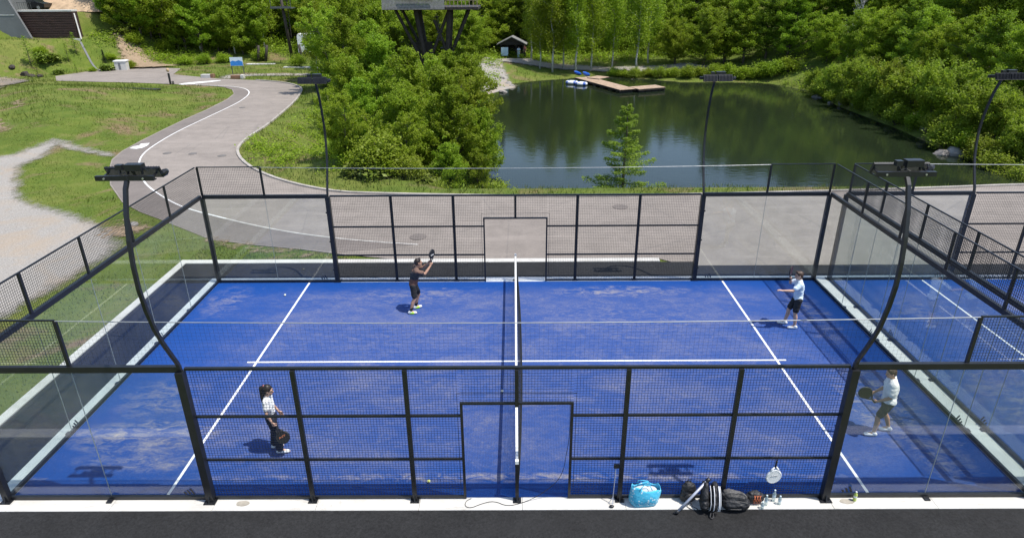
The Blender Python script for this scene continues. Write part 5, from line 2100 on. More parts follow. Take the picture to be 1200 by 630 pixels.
def m_clear():
    m = NT('clear_plastic')
    tr = m.n('ShaderNodeBsdfTransparent')
    tr.inputs[0].default_value = (.86, .90, .90, 1)
    p = m.n('ShaderNodeBsdfPrincipled', Roughness=.15)
    p.inputs['Base Color'].default_value = (.62, .70, .70, 1)
    mx = m.n('ShaderNodeMixShader', Fac=.34)
    m.link(tr.outputs[0], mx.inputs[1])
    m.link(p.outputs[0], mx.inputs[2])
    m.link(mx.outputs[0], m.out.inputs[0])
    return m.mat


M['bluebag'] = m_bluebag()
M['clear'] = m_clear()
M['bluecap'] = simple('pale_cap', (.55, .66, .72), .4, .05, 10)

# carrier bag
c = G(755, 592, KZ)
t = thing('carrier_bag', 'turquoise patterned carrier bag standing open by the fence post', 'bag', (c.x, c.y + .07, KZ), .1)
t.scale = (1.12, 1.05, 1.32)
mb = MB()
rg = np.random.default_rng(5)
rings = [(0, .22, .10), (.04, .255, .13), (.12, .265, .14), (.22, .27, .13), (.30, .26, .11), (.335, .25, .105)]
nn = 26
vs = []
for i, (z, rx, ry) in enumerate(rings):
    for j in range(nn):
        a = 2 * PI * j / nn
        wv = 1 + .05 * math.sin(5 * a + z * 9) + rg.normal(0, .018)
        e = .8
        x = math.copysign(abs(math.cos(a)) ** e, math.cos(a)) * rx * wv
        y = math.copysign(abs(math.sin(a)) ** e, math.sin(a)) * ry * wv
        vs.append((x + .03 * z, y, z + (.03 * math.sin(2 * a + 1) + .02 * math.sin(5 * a) if i > 3 else 0) - .06 * (x > .05) * (i > 3) * abs(x) / .25))
fs = [(i * nn + j, i * nn + (j + 1) % nn, (i + 1) * nn + (j + 1) % nn, (i + 1) * nn + j) for i in range(len(rings) - 1) for j in range(nn)]
fs.append(tuple(range(nn))[::-1])
mb.add(vs, fs)
o = mb.build('bag_body', M['bluebag'], t, True)
md = o.modifiers.new('s', 'SOLIDIFY')
md.thickness = .006
mb = MB()
mb.ball((-.06, 0, .24), (.16, .085, .075), 14, 8)
mb.ball((.10, .01, .22), (.12, .075, .07), 14, 8)
mb.build('contents', simple('crumpled_pale_cloth', (.52, .58, .60), .9, .2, 12, .7, 20), t, True)
for s in (-1, 1):
    mb = MB()
    mb.tube([(-.12, s * .10, .31), (-.10, s * .10, .36), (-.03, s * .06, .385), (.06, s * .05, .37), (.10, s * .09, .30)], .008, 6)
    mb.build('handle', M['bluebag'], t, True)

# small black backpack
c = G(806, 588, KZ)
t = thing('backpack', 'small plain black backpack behind the silver tube', 'backpack', (c.x, c.y + .04, KZ), .05)
mb = MB()
rcone(mb, (0, 0, .12), (0, .02, .34), .14, .125)
rcone(mb, (-.06, 0, .10), (-.05, .02, .34), .10, .09)
rcone(mb, (.06, 0, .10), (.05, .02, .34), .10, .09)
merge('pack_body', mb, M['bag_black'], .012, t, 4, lambda v: (setattr(v.co, 'y', v.co.y * .72), setattr(v.co, 'z', max(v.co.z, .003))), .016)
mb = MB()
mb.ball((0, -.085, .15), (.105, .045, .10), 14, 8)
mb.build('front_pocket', M['bag_black'], t, True)
mb = MB()
mb.tube([(-.035, .03, .44), (-.03, .03, .50), (.03, .03, .50), (.035, .03, .44)], .008, 6)
mb.build('carry_loop', M['bag_black'], t, True)
for s in (-1, 1):
    mb = MB()
    mb.tube([(s * .02, -.10, .10), (s * .05, -.16, .012), (s * .06 + .04, -.21, .012), (s * .05 + .09, -.25, .012)], .007, 5)
    mb.build('strap', M['bag_black'], t, True)

# black racket bag with white piping
c = G(832, 600, KZ)
t = thing('racket_bag', 'tall black racket bag with curved white piping stripes', 'bag', (c.x, c.y + .12, KZ), -.12)
for dx, nm in ((-.10, 'compartment'), (.07, 'compartment')):
    mb = MB()
    rcone(mb, (dx, -.05, .16), (dx + .02, .10, .42), .15, .12)
    rcone(mb, (dx, -.02, .30), (dx + .02, .08, .46), .13, .09)
    merge(nm, mb, M['bag_black'], .012, t, 4, lambda v, dx=dx: (setattr(v.co, 'x', dx + (v.co.x - dx) * .62), setattr(v.co, 'z', max(v.co.z, .003))), .016)
for k, (dx, w_) in enumerate(((-.02, .006), (.045, .008), (.135, .011), (.160, .006))):
    mb = MB()
    mb.tube([(dx, -.13, .05), (dx + .01, -.21, .14), (dx + .015, -.19, .28), (dx + .01, -.08, .44), (dx, .02, .53)], w_, 7)
    mb.build('piping', M['bag_white'], t, True)
mb = MB()
mb.tube([(.02, -.18, .08), (-.01, -.25, .02), (.02, -.29, .015), (.06, -.26, .02), (.05, -.19, .07)], .014, 6)
mb.build('strap', M['bag_black'], t, True)

# grey and black sports bag
c = G(862, 599, KZ)
t = thing('sports_bag', 'wide grey and black sports bag slumped beside the racket bag', 'bag', (c.x, c.y + .10, KZ), -.06)
mb = MB()
rcone(mb, (-.12, 0, .14), (.14, .0, .12), .155, .14)
rcone(mb, (-.12, .02, .24), (.10, .02, .22), .12, .11)
merge('bag_body', mb, M['bag_black'], .012, t, 5, lambda v: setattr(v.co, 'z', max(v.co.z, .003)), .016)
mb = MB()
rcone(mb, (-.13, .06, .26), (.13, .05, .22), .115, .10)
merge('top_flap', mb, M['bag_grey'], .012, t, 5, None, .016)
for k, z in enumerate((.09, .16, .23)):
    mb = MB()
    mb.tube([(-.22, -.10, z), (-.1, -.158 + .03 * k, z + .015), (.06, -.150 + .03 * k, z + .01), (.2, -.10, z - .01)], .0065, 5)
    mb.build('zip', M['bag_grey'] if k != 1 else M['bag_white'], t, True)

# dark shoe bag with orange laces
c = G(884, 588, KZ)
t = thing('shoe_bag', 'small dark bag laced with orange cord, between sports bag and bottles', 'bag', (c.x, c.y + .03, KZ), .0)
mb = MB()
rcone(mb, (-.08, 0, .10), (.09, .0, .10), .105, .10)
rcone(mb, (-.05, 0, .16), (.04, .0, .17), .09, .08)
merge('bag_body', mb, M['bag_black'], .012, t, 4, lambda v: setattr(v.co, 'z', max(v.co.z, .003)), .016)
for k in range(3):
    mb = MB()
    mb.tube([(-.06 + .05 * k, -.112, .04), (-.02 + .05 * k, -.118, .12), (-.05 + .05 * k, -.09, .22)], .007, 5)
    mb.tube([(-.02 + .05 * k, -.112, .04), (-.06 + .05 * k, -.118, .12), (-.02 + .05 * k, -.09, .22)], .007, 5)
    mb.build('lace', M['orange'], t, True)

# silver tube leaning over the backpack
a, b = G(792, 601, .04), Vector((0, 0, 0))
b = Vector((a.x + .66, -.17, .62))
t = thing('folded_umbrella', 'long silver grey tube with black ends leaning across the bags', 'tube', (0, 0, 0))
d = (b - a).normalized()
mb = MB()
mb.tube([a + d * .06, b - d * .08], .026, 10)
mb.build('tube', M['silver'], t, True)
mb = MB()
mb.tube([a, a + d * .05, a + d * .07], [.040, .036, .03], 10)
mb.tube([a + Vector((-.05, .0, .01)), a + Vector((.05, .01, .0))], .016, 6)
mb.build('foot_cap', M['black'], t, True)
mb = MB()
mb.tube([b - d * .09, b - d * .06, b], [.03, .04, .036], 10)
mb.build('head_cap', M['black'], t, True)

# thin stand with a black head in front of the post
a = G(717, 592, KZ)
t = thing('phone_stand', 'thin pale stand with black head beside the fence post', 'stand', (a.x, a.y, KZ))
mb = MB()
for dx, dy in ((-.06, .05), (.05, .06), (.0, -.05)):
    mb.tube([(.02, .06, .16), (dx, dy, .012)], .006, 5)
mb.build('legs', M['silver'], t)
mb = MB()
mb.tube([(.02, .06, .14), (.06, .17, .78)], .008, 6)
mb.build('pole', M['silver'], t)
mb = MB()
mb.box((.065, .17, .82), (.10, .04, .085))
mb.tube([(.065, .19, .78), (.065, .23, .80)], .014, 6)
mb.build('phone_clamp', M['black'], t)
mb = MB()
mb.ball((-.01, -.04, .025), (.05, .035, .025), 10, 6)
mb.build('foot', M['black'], t, True)

# white racket hung on the mesh
hx = XA(904, -.1, .8)
rk = racket('white racket hanging by its cord from the rail of the front fence', (XA(904, -.10, .93), -.085, .95), frame((0, 0.02, -1), (0.12, -1, 0)), simple('white_racket_face', (.78, .78, .76), .5, .05, 8), M['white'], None, simple('pale_grey_print', (.52, .52, .53), .5))
rk.scale = (1.08, 1.12, 1.08)
for ch in list(rk.children):
    for g2 in list(ch.children):
        if g2.name.startswith('holes'):
            bpy.data.objects.remove(g2)
mb = MB()
mb.tube([(0, 0, 0), (.01, -.05, .01), (0, -.09, .02), (-.01, -.05, .01), (0, 0, 0)], .004, 5)
mb.build('wrist_cord', M['black'], rk)

# bottles
BOT = [((897, 591), .24, 'clear', 'clear', 'clear bottle with pale cap, leftmost of the bottle group by the bags'), ((906, 586), .27, 'clear', 'clear', 'tallest clear bottle, in the middle of the bottle group'), ((913, 590), .20, 'clear', 'clear', 'short clear bottle, rightmost of the bottle group'), ((893, 595), .16, 'clear', 'clear', 'small clear bottle lowest in front of the bottle group'), ((996, 578), .22, 'yg', 'yg', 'yellow-green drink bottle standing alone at the front glass wall')]
M['drink'] = simple('yellow_green_drink', (.50, .60, .14), .25, .1, 8)
for (u, v), h, mt, _, lab in BOT:
    c = G(u, v, KZ)
    t = thing('bottle', lab, 'bottle', (c.x, min(c.y, -.14), KZ), 0, 'bottles at the front fence' if mt == 'clear' else None)
    mb = MB()
    r = .034
    mb.tube([(0, 0, 0), (0, 0, .01), (0, 0, .3 * h), (0, 0, .34 * h), (0, 0, .68 * h), (0, 0, .84 * h), (0, 0, .93 * h)], [r * .85, r, r, r * .92, r, r * .5, r * .38], 12)
    mb.build('bottle_body', M['clear'] if mt == 'clear' else M['drink'], t, True)
    mb = MB()
    mb.tube([(0, 0, .93 * h), (0, 0, h)], .016, 10)
    mb.build('cap', M['bluecap'] if mt == 'clear' else M['white'], t)
    mb = MB()
    mb.tube([(0, 0, .40 * h), (0, 0, .62 * h)], r * .975, 12, cap=False)
    mb.build('label_band', M['bluecap'] if mt == 'clear' else M['white'], t)

# loose cable across the kerb at the gateway
mb = MB()
pl = [(.98, -.035, 2.30), (.99, -.05, 1.5), (.93, -.05, 1.05), (.90, -.06, .75), (.78, -.06, .45), (.55, -.07, .22), (.30, -.10, .06), (.05, -.20, .036), (-.2, -.27, .036), (-.45, -.12, .036), (-.7, -.20, .036), (-.9, -.32, .036), (-1.02, -.26, .036), (-1.0, -.12, .036), (-.9, -.06, .04)]
pts = [p for p in chaikin([Vector(p) for p in pl], 2, False)]
mb.tube(pts, .006, 5)
tag(mb.build('loose_cable', M['wire']), 'thin black cable hanging from the front gateway and lying on the kerb', 'cable')

# ------------------------------------------------------------------ across the pond
# floating dock in an L, on black floats
DZ = -2.12
dock = thing('floating_dock', 'L-shaped wooden dock on black floats in the pond', 'dock', (0, 0, 0))
P = [G(682, 90.5, DZ), G(733, 104.2, DZ), G(774, 101, DZ)]


def deck(a, b, w, nm):
    a, b = Vector(a), Vector(b)
    L = (b - a).length
    d = (b - a).normalized()
    s = Vector((-d.y, d.x, 0))
    mb = MB()
    n = int(L / .24)
    for i in range(n):
        c = a + d * (L * (i + .5) / n)
        mb.bar(c - s * w / 2, c + s * w / 2, L / n - .02, .05)
    o = mb.build(nm, M['timber'], dock)
    mb = MB()
    for q in (-1, 1):
        mb.bar(a + s * q * (w / 2 - .05) - Vector((0, 0, .105)), b + s * q * (w / 2 - .05) - Vector((0, 0, .105)), .08, .15)
    mb.build('beam', M['darkwood'], dock)
    return d, s, L


d1, s1, L1 = deck(P[0], P[1] + (P[1] - P[0]).normalized() * .5, 2.0, 'deck')
d2, s2, L2 = deck(P[1] + (P[2] - P[1]).normalized() * 1.1, P[2], 2.0, 'deck')
deck(G(694, 90.0, DZ + .1), G(708, 91.5, DZ + .1), 2.2, 'deck')
for a, d, s, L, n in ((P[0], d1, s1, L1, 6), (P[1] + d2 * 1.1, d2, s2, L2, 4)):
    for i in range(n):
        c = a + d * (L * (i + .6) / n)
        mb = MB()
        mb.box(c - Vector((0, 0, .36)), (.8, 1.7, .36), Matrix.Rotation(math.atan2(d.y, d.x), 3, 'Z'))
        mb.build('float', M['black'], dock)
M['boatblue'] = simple('blue_vinyl', (.02, .10, .45), .35, .1, 4)
for i, (u, v, sl) in enumerate([(677, 89, 1), (687, 90, 1)]):
    c = G(u, v, DZ)
    t = thing('pedal_boat', ['blue kayak tilted on the dock, nearer to the shore', 'blue kayak tilted on the dock, nearer to the open pond'][i], 'kayak', (c.x, c.y, DZ + .2), .9)
    t.scale = (.7, .7, .7)
    mb = MB()
    pp = np.linspace(-1.2, 1.2, 13)
    mb.tube([(x, 0, .55 - .42 * (x + 1.2) / 1.2 * .9 + .12 * (x / 1.2) ** 4) for x in pp], [.34 * (1 - abs(x / 1.25) ** 2.4) + .02 for x in pp], 10)
    mb.build('hull', M['boatblue'], t, True)
    mb = MB()
    mb.tube([(.35 * math.cos(a), .2 * math.sin(a), .55 - .42 * (1.2 + .35 * math.cos(a)) / 1.2 * .9 + .32) for a in np.linspace(0, 2 * PI, 15)], .05, 6)
    mb.build('cockpit_rim', M['black'], t, True)
for i, (u, v) in enumerate([(670, 98.3), (681, 99.8)]):
    c = G(u, v, WATER_Z)
    t = thing('inflatable_raft', ['white and blue inflatable raft against the dock, nearer the shore', 'white and blue inflatable raft against the dock, nearer the pond middle'][i], 'raft', (c.x, c.y, WATER_Z), -.35)
    t.scale = (.58, .6, .62)
    mb = MB()
    ring = [(1.05 * math.cos(a), .72 * math.sin(a), .28) for a in np.linspace(0, 2 * PI, 29)]
    mb.tube(ring, .30, 10)
    mb.build('tube', M['white'], t, True)
    mb = MB()
    for k in range(4):
        a0 = k * PI / 2 + .5
        mb = MB()
        mb.tube([(1.05 * math.cos(a), .72 * math.sin(a), .28) for a in np.linspace(a0, a0 + .55, 5)], .308, 10)
        mb.build('blue_panel', M['boatblue'], t, True)
    mb = MB()
    mb.ball((0, 0, .22), (.85, .55, .07), 14, 6)
    mb.build('raft_floor', M['white'], t, True)

# hut
hx_, hy_ = XA(598, 87.0, -.9), 87.0
hz_ = H(hx_, hy_)
t = thing('hut', 'small dark open-fronted hut with grey gable roof at the pond head', 'hut', (hx_, hy_, hz_), -.06)
t.scale = (.80, .80, .84)
mb = MB()
mb.lohi((-2.0, 1.5, 0), (2.0, 1.6, 2.0))
mb.lohi((-2.0, -1.2, 0), (-1.9, 1.499, 2.0))
mb.lohi((1.9, -1.2, 0), (2.0, 1.499, 2.0))
mb.build('wall', M['darkwood'], t)
for x in (-1.95, -.75, .75, 1.95):
    mb = MB()
    mb.lohi((x - .08, -1.4, 0), (x + .08, -1.21, 2.0))
    mb.build('post', M['darkwood'], t)
mb = MB()
mb.lohi((-1.86, -1.35, 0), (-.84, -1.25, .85))
mb.lohi((.84, -1.35, 0), (1.86, -1.25, .85))
mb.lohi((-2.05, -1.42, 2.0), (2.05, -1.2, 2.2))
mb.add([(-2.05, -1.3, 2.2), (2.05, -1.3, 2.2), (0, -1.3, 3.1)], [(0, 1, 2)])
mb.build('railing', M['darkwood'], t)
mb = MB()
for s in (-1, 1):
    mb.add([(0, -1.9, 3.2), (s * 2.6, -1.9, 2.02), (s * 2.6, 1.9, 2.02), (0, 1.9, 3.2), (0, -1.9, 3.32), (s * 2.6, -1.9, 2.14), (s * 2.6, 1.9, 2.14), (0, 1.9, 3.32)],
           [(0, 1, 2, 3), (4, 7, 6, 5), (0, 4, 5, 1), (1, 5, 6, 2), (2, 6, 7, 3)])
mb.build('roof', M['roofgrey'], t)
mb = MB()
mb.lohi((-.7, 1.55, .8), (-.2, 1.66, 1.5))
mb.lohi((.1, 1.55, .8), (.6, 1.66, 1.5))
mb.build('window', simple('bright_window_panel', (.45, .42, .22), .4), t)
c = Vector((XA(589, 85.0, -.9), 85.0, 0))
t = thing('notice_board', 'pale blue notice board standing before the hut', 'board', (c.x, c.y, H(c.x, c.y)))
mb = MB()
mb.lohi((-.48, -.03, .35), (.48, .03, 1.45))
mb.build('board', simple('pale_blue_panel', (.50, .66, .74), .5, .15, 2), t)
mb = MB()
for x in (-.40, .40):
    mb.lohi((x - .03, .031, 0), (x + .03, .08, 1.45))
mb.build('post', M['darkwood'], t)
for u, lab, sh, bt, hw in ((605.5, 'tiny distant person in pale blue by the hut entrance', 'blue_cloth', 'blue_cloth', 1.5), (612.5, 'tiny distant person in dark red beside the hut', 'lip', 'black_cloth', 1.7)):
    x = XA(u, 85.2, -.9)
    s_ = hw / 1.72
    JF = dict(hipL=(.0, .09, .91), hipR=(.0, -.09, .91), chest=(.0, .0, 1.27), neck=(.0, 0, 1.48), head=(.02, 0, 1.61), shL=(.0, .17, 1.40), shR=(.0, -.17, 1.40), elL=(-.02, .24, 1.12), wrL=(.08, .22, .90), elR=(-.02, -.24, 1.12), wrR=(.08, -.22, .90),
              knL=(.03, .10, .50), anL=(.0, .10, .085), toeL=(.2, .12, .03), knR=(.03, -.10, .50), anR=(.0, -.10, .085), toeR=(.2, -.12, .03), handL=((.2, 0, -1), (0, -1, 0), .5), handR=((.2, 0, -1), (0, 1, 0), .5))
    person(lab, (x, 85.2, H(x, 85.2)), -1.6 if u < 610 else -2.4, JF, (1, 0, 0), 'skin', sh, (bt, 'long'), 'black_cloth', 'hair', 'short', s_)

# shingle ramp, stones -----------------------------------------------------
soft_sheet('beach', gp([(576, 73), (586, 79), (594, 86), (603, 92.5), (612, 98.5), (606, 103), (590, 105), (574, 106), (560, 100), (562, 84), (568, 74)], -1.6), .16, M['gravel'], .3)
soft_sheet('path', gp([(565, 70), (575, 69.5), (700, 70.5), (830, 72.5), (830, 75), (700, 72.6), (640, 72), (590, 73.2), (576, 75), (566, 75)], -.9), .14, M['gravel'], .4)


def rock(name, label, x, y, s, seed, group, mat='stone', z=None, flat=.65):
    rg = np.random.default_rng(seed)
    mb = MB()
    mb.ball((0, 0, 0), 1.0, 11, 7)
    n = [rg.normal(0, 1, 3) for _ in range(9)]
    vs = []
    for p in mb.v:
        p = np.array(p)
        k = min([1.0] + [(.62 + .3 * (i % 3) / 3) / max(1e-3, float(p @ (q / np.linalg.norm(q)))) for i, q in enumerate(n) if float(p @ q) > 0])
        p = p * k * (1 + rg.normal(0, .04))
        vs.append((p[0] * s, p[1] * s * .8, p[2] * s * flat))
    mb.v = vs
    o = mb.build(name, M[mat], None, False, (x, y, (H(x, y) if z is None else z) + s * flat * .25))
    o.rotation_euler = (0, 0, float(rg.uniform(0, 6)))
    return tag(o, label, 'rock', group)


RK = [(937, 105.5, .35, 'lone pale rock at the tip of the right bank'), (961, 114, .65, 'dark rock at the waterline near the tip of the right bank'), (978, 121, .35, 'small pale rock, second beyond the tip of right bank'), (990, 124, .4, 'reddish rock beside the reed patch on the right shore'), (1006, 128, .5, 'rock half hidden by willow leaves after reed patch'),
      (1050, 142, .6, 'dark rock under the first big willow'), (1072, 148, .6, 'dark rock jutting from the right shore between two willows'), (1092, 160, .55, 'rock leaning over the water past the middle of right shore'), (1111, 181, .75, 'big pale slab at the waterline of right shore'), (1124, 181, .65, 'tall grey rock beside the big pale slab'), (1134, 189, .5, 'flat pale rock right of the tall grey rock'), (1150, 193, .5, 'rounded rock at the near end of right shore'), (1168, 200, .45, 'last small rock of the right shore by the light pole')]
for i, (u, v, s, lab) in enumerate(RK):
    c = G(u, v, WATER_Z)
    rock('rock', lab, c.x - .4, c.y, s * 1.2, 200 + i, 'rocks along the right shore', 'stone' if i % 3 else 'pebble')
BK = [(577, 75), (574, 79), (577, 83.5), (583, 86), (589, 88.5), (595, 91), (600, 94), (606, 97.5), (611, 99.5)]
for i, (u, v) in enumerate(BK):
    c = G(u, v, -1.7)
    rock('edging_stone', 'pale edging stone along the shingle beach, %s from the hut' % (ORD[i] if i else 'nearest'), c.x, c.y, .38 + .1 * (i % 3), 300 + i, 'pale stones edging the beach', 'pebble')
for i, (u, v, s, lab) in enumerate([(590, 108.5, .6, 'flat pale stone in the pond just off the beach'), (566, 104.5, .6, 'flat pale stone at the left foot of the beach')]):
    c = G(u, v, WATER_Z)
    rock('stone', lab, c.x, c.y, s, 330 + i, None, 'pebble', WATER_Z + .02, .35)

# ------------------------------------------------------------------ tower in the trees
tx, ty = XA(510, 56, 0), 56.0
tz = H(tx, ty)
t = thing('lookout_tower', 'timber platform tower on splayed black legs above the green clump', 'tower', (tx, ty, tz), 0)
top = 6.72 - tz
for sx, sy in ((-1, -1), (1, -1), (-1, 1), (1, 1)):
    mb = MB()
    mb.tube([(sx * .75 + (.45 if sx < 0 else 0), sy * .8, -.4), (sx * 1.55, sy * 1.2, top)], .22, 8)
    mb.build('leg', M['darkwood'], t)
for a, b in (((-.9, -.95, top * .42), (-3.4, -1.2, top - .02)), ((1.25, -1.0, top * .48), (3.4, -1.2, top - .02)), ((-1.2, -1.0, top * .32), (1.5, -1.1, top - .1)), ((1.3, -1.05, top * .55), (.1, -1.1, top * .9)), ((.2, -.5, top * .12), (1.5, .9, top * .95)), ((-.8, .9, top * .45), (-3.2, 1.2, top - .02)), ((1.0, .9, top * .45), (3.2, 1.2, top - .02))):
    mb = MB()
    mb.tube([a, b], .15, 7)
    mb.build('brace', M['darkwood'], t)
mb = MB()
mb.lohi((-4.1, -2.4, top), (4.3, 2.4, top + .22))
mb.build('platform', M['darkwood'], t)
mb = MB()
for i in range(44):
    x = -4.35 + .13 * i
    mb.box((x * .985, -2.72, top + .62), (.11, .03, 1.15), Matrix.Rotation(-.18, 3, 'X'))
mb.bar((-4.35, -2.55, top + .62), (1.25, -2.55, top + .62), .05, .08)
mb.build('slat_screen', simple('pale_grey_slats', (.15, .15, .145), .8, .35, 5), t)
mb = MB()
for i in range(9):
    x = 1.4 + .35 * i
    mb.bar((x, -2.4, top + .22), (x, -2.4, top + 1.3), .05, .05)
mb.bar((1.3, -2.4, top + 1.33), (4.3, -2.4, top + 1.33), .07, .06)
mb.bar((1.3, -2.4, top + .8), (4.3, -2.4, top + .8), .05, .05)
mb.build('railing', M['timber'], t)
mb = MB()
mb.lohi((-2.6, -2.92, top + .86), (.3, -2.87, top + 1.5))
sg = mb.build('sign', simple('slate_sign_board', (.10, .11, .12), .6), t)
mb = MB()
for i in range(12):
    x = -2.05 + .18 * i
    mb.lohi((x, -2.935, top + .97), (x + .11, -2.921, top + 1.2 + .12 * (i % 3 == 0)))
mb.build('lettering', simple('sky_blue_letters', (.12, .40, .75), .5), sg)
mb = MB()
n = 13
for i in range(n):
    f = i / (n - 1)
    mb.box((.2 + 1.6 * f, -.1 - .2 * f, top * (1 - f) * .92), (.5, .9, .06))
mb.bar((.2, -.6, top * .95), (1.9, -.75, .1), .05, .2)
mb.bar((.2, .4, top * .95), (1.9, .25, .1), .05, .2)
mb.build('stair', M['darkwood'], t)
mb = MB()
mb.lohi((-2.0, .2, top * .55), (-.3, 1.4, top * .55 + .1))
mb.lohi((-2.0, .19, top * .55 + .12), (-.3, .21, top * .55 + 1.1))
mb.build('landing', M['darkwood'], t)

# pole tower by the meadow
px_, py_ = XA(341, 71.5, 0), 71.5
t = thing('pole_tower', 'tall dark pole with a small high platform beside the meadow', 'pole', (px_, py_, H(px_, py_)))
mb = MB()
mb.tube([(0, 0, -.3), (-.55, 0, 9.5)], [.20, .15], 9)
mb.build('pole', M['darkwood'], t, True)
mb = MB()
mb.tube([(.10, .3, 3.0), (.15, .3, 9.0)], .05, 6)
for k in range(9):
    mb.bar((-.4 , .3, 3.4 + .6 * k), (.16, .3, 3.4 + .6 * k), .05, .05)
mb.build('ladder', M['darkwood'], t)
mb = MB()
mb.lohi((-1.6, -.7, 6.15), (.9, .7, 6.25))
mb.lohi((-1.5, -.72, 6.26), (.8, -.70, 6.40))
mb.build('platform', M['steel_grey'], t)
mb = MB()
for x in (-1.5, .8):
    mb.bar((x, -.65, 6.25), (x, -.65, 7.4), .05, .05)
mb.bar((-1.5, -.65, 7.4), (.8, -.65, 7.4), .05, .05)
mb.build('railing', M['steel_grey'], t)
for u, y, lean, lab in ((300, 74.0, .15, 'short leaning dark timber post on the meadow, left of its twin'), (308, 74.3, .25, 'short leaning dark timber post on the meadow, right of its twin'), (352, 74.5, -.1, 'short dark timber stump right of the tall pole')):
    x = XA(u, y, 0)
    mb = MB()
    mb.tube([(0, 0, -.2), (lean, 0, .8), (lean * 2, 0, 1.9)], [.2, .18, .15], 8)
    tag(mb.build('timber_post', M['darkwood'], None, True, (x, y, H(x, y))), lab, 'post')
for u, v, w_ in ((306, 76, 3.4), (349, 79, 3.2)):
    c = G(u, v)
    mb = MB()
    mb.lohi((-w_ / 2, -.4, -.1), (w_ / 2, .4, .08))
    tag(mb.build('stone_slab', M['kerb'], None, False, (c.x, c.y, H(c.x, c.y))), 'flat pale slab in the grass under the %s' % ('two leaning posts' if u < 330 else 'tall dark pole'), 'slab')

# van among the trees
c = Vector((XA(374, 79, 0), 79.0, 0))
t = thing('camper_van', 'white camper van half hidden by leaves behind the meadow', 'van', (c.x, c.y, H(c.x, c.y) - .1), .1)
mb = MB()
prof = [(-2.6, .35), (2.2, .35), (2.6, .5), (2.65, 1.1), (2.1, 1.35), (1.6, 2.3), (1.3, 2.5), (-2.5, 2.55), (-2.6, 2.3)]
mb.prism(prof, -.95, .95, 0, Matrix.Rotation(PI / 2, 4, 'X'))
mb.build('body', M['white'], t)
mb = MB()
mb.lohi((-1.9, -.962, 1.5), (-.3, -.952, 2.1))
mb.lohi((.1, -.962, 1.45), (1.5, -.952, 2.1))
mb.build('window', M['lampface'], t)
for x in (-1.7, 1.7):
    mb = MB()
    mb.tube([(x, -.98, .36), (x, -.75, .36)], .36, 14)
    mb.build('wheel', M['black'], t)

# information sign, bollard, planters --------------------------------------
c = Vector((XA(276.5, 63.2, 0), 63.2, 0))
t = thing('information_sign', 'blue and white sign board on two posts by the road junction', 'sign', (c.x, c.y, H(c.x, c.y)))
mb = MB()
for x in (-.62, .62):
    mb.lohi((x - .035, -.035, -.1), (x + .035, .035, 1.75))
mb.build('post', M['steel_grey'], t)
mb = MB()
mb.lohi((-.68, -.07, .92), (.68, -.036, 1.80))
b_ = mb.build('board', simple('white_sign_board', (.66, .76, .80), .5, .1, 3), t)
mb = MB()
mb.lohi((-.66, -.076, .94), (.66, -.071, 1.32))
mb.prism([(-.66, 1.32), (.66, 1.32), (.3, 1.5), (-.1, 1.38), (-.4, 1.46)], .071, .076, 0, Matrix.Rotation(PI / 2, 4, 'X'))
mb.build('picture', simple('blue_sign_picture', (.03, .22, .60), .5, .2, 3), b_)
c = G(200, 99)
t = thing('bollard', 'slim black bollard with a round head at the junction', 'bollard', (c.x, c.y, 0))
mb = MB()
mb.tube([(0, 0, 0), (0, 0, 1.05)], .10, 10)
mb.build('shaft', M['black'], t)
mb = MB()
mb.ball((0, 0, 1.35), (.15, .15, .19), 10, 8)
mb.build('head', M['dirt'], t, True)
mb = MB()
mb.tube([(.22, 0, 0), (.20, 0, .3), (.32, 0, .3), (.34, 0, .06), (.24, 0, .04)], .045, 6)
mb.build('side_hook', M['black'], t)
for u, v, mt, lab in ((243, 91.4, 'kerb', 'low pale block with brown ends at the meadow path mouth'), (278, 92.5, 'redsoil', 'low brown block at the meadow path mouth, beside the kerb end')):
    c = G(u, v)
    t = thing('marker_block', lab, 'block', (c.x, c.y, H(c.x, c.y)))
    mb = MB()
    mb.lohi((-.55, -.25, 0), (.45, .25, .36))
    mb.build('block', M[mt], t)
    mb = MB()
    mb.lohi((.452, -.27, 0), (.75, .27, .40))
    mb.build('end_piece', M['redsoil'] if mt == 'kerb' else M['kerb'], t)
c = G(164, 103.5, .4)
t = thing('drain_grating', 'long dark drain grating set in the grass of the mound', 'drain', (c.x, c.y, H(c.x, c.y) + .05), -.22)
mb = MB()
mb.lohi((-1.9, -.35, -.1), (1.9, .35, .02))
mb.build('channel', M['steel'], t)
mb = MB()
for i in range(24):
    mb.lohi((-1.85 + .16 * i, -.3, .021), (-1.80 + .16 * i, .3, .04))
mb.build('bars', M['steel_grey'], t)
c = G(144, 82)
t = thing('utility_box', 'pale concrete box at the end of the grass slope by the road', 'box', (c.x, c.y, H(c.x, c.y)), .2)
mb = MB()
mb.lohi((-.6, -.5, -.1), (.6, .5, .95))
mb.build('housing', M['kerb'], t)
mb = MB()
mb.lohi((-.66, -.56, .951), (.66, .56, 1.05))
mb.build('lid', M['strip'], t)
mb = MB()
mb.lohi((-.2, -.52, .1), (.02, -.502, .8))
mb.build('door', M['concrete_wall'], t)
for i, (u, v, s, lab) in enumerate([(15, 84, .45, 'black boulder at the slope foot, leftmost of the dark boulders'), (29, 84.5, .62, 'big black boulder in the middle of the slope foot'), (36, 86, .4, 'low black boulder touching the big one'), (46, 87, .36, 'small brown-black boulder nearest to the road')]):
    c = G(u, v, .3)
    rock('boulder', lab, c.x, c.y, s, 400 + i, 'dark boulders at the slope foot', 'darkwood')
for i, (u, v, lab) in enumerate([(157, 225, 'pale stone block on bare soil near the glass corner')]):
    c = G(157, 264)
    rock('stone', lab, c.x, c.y, .22, 420, None, 'pebble')

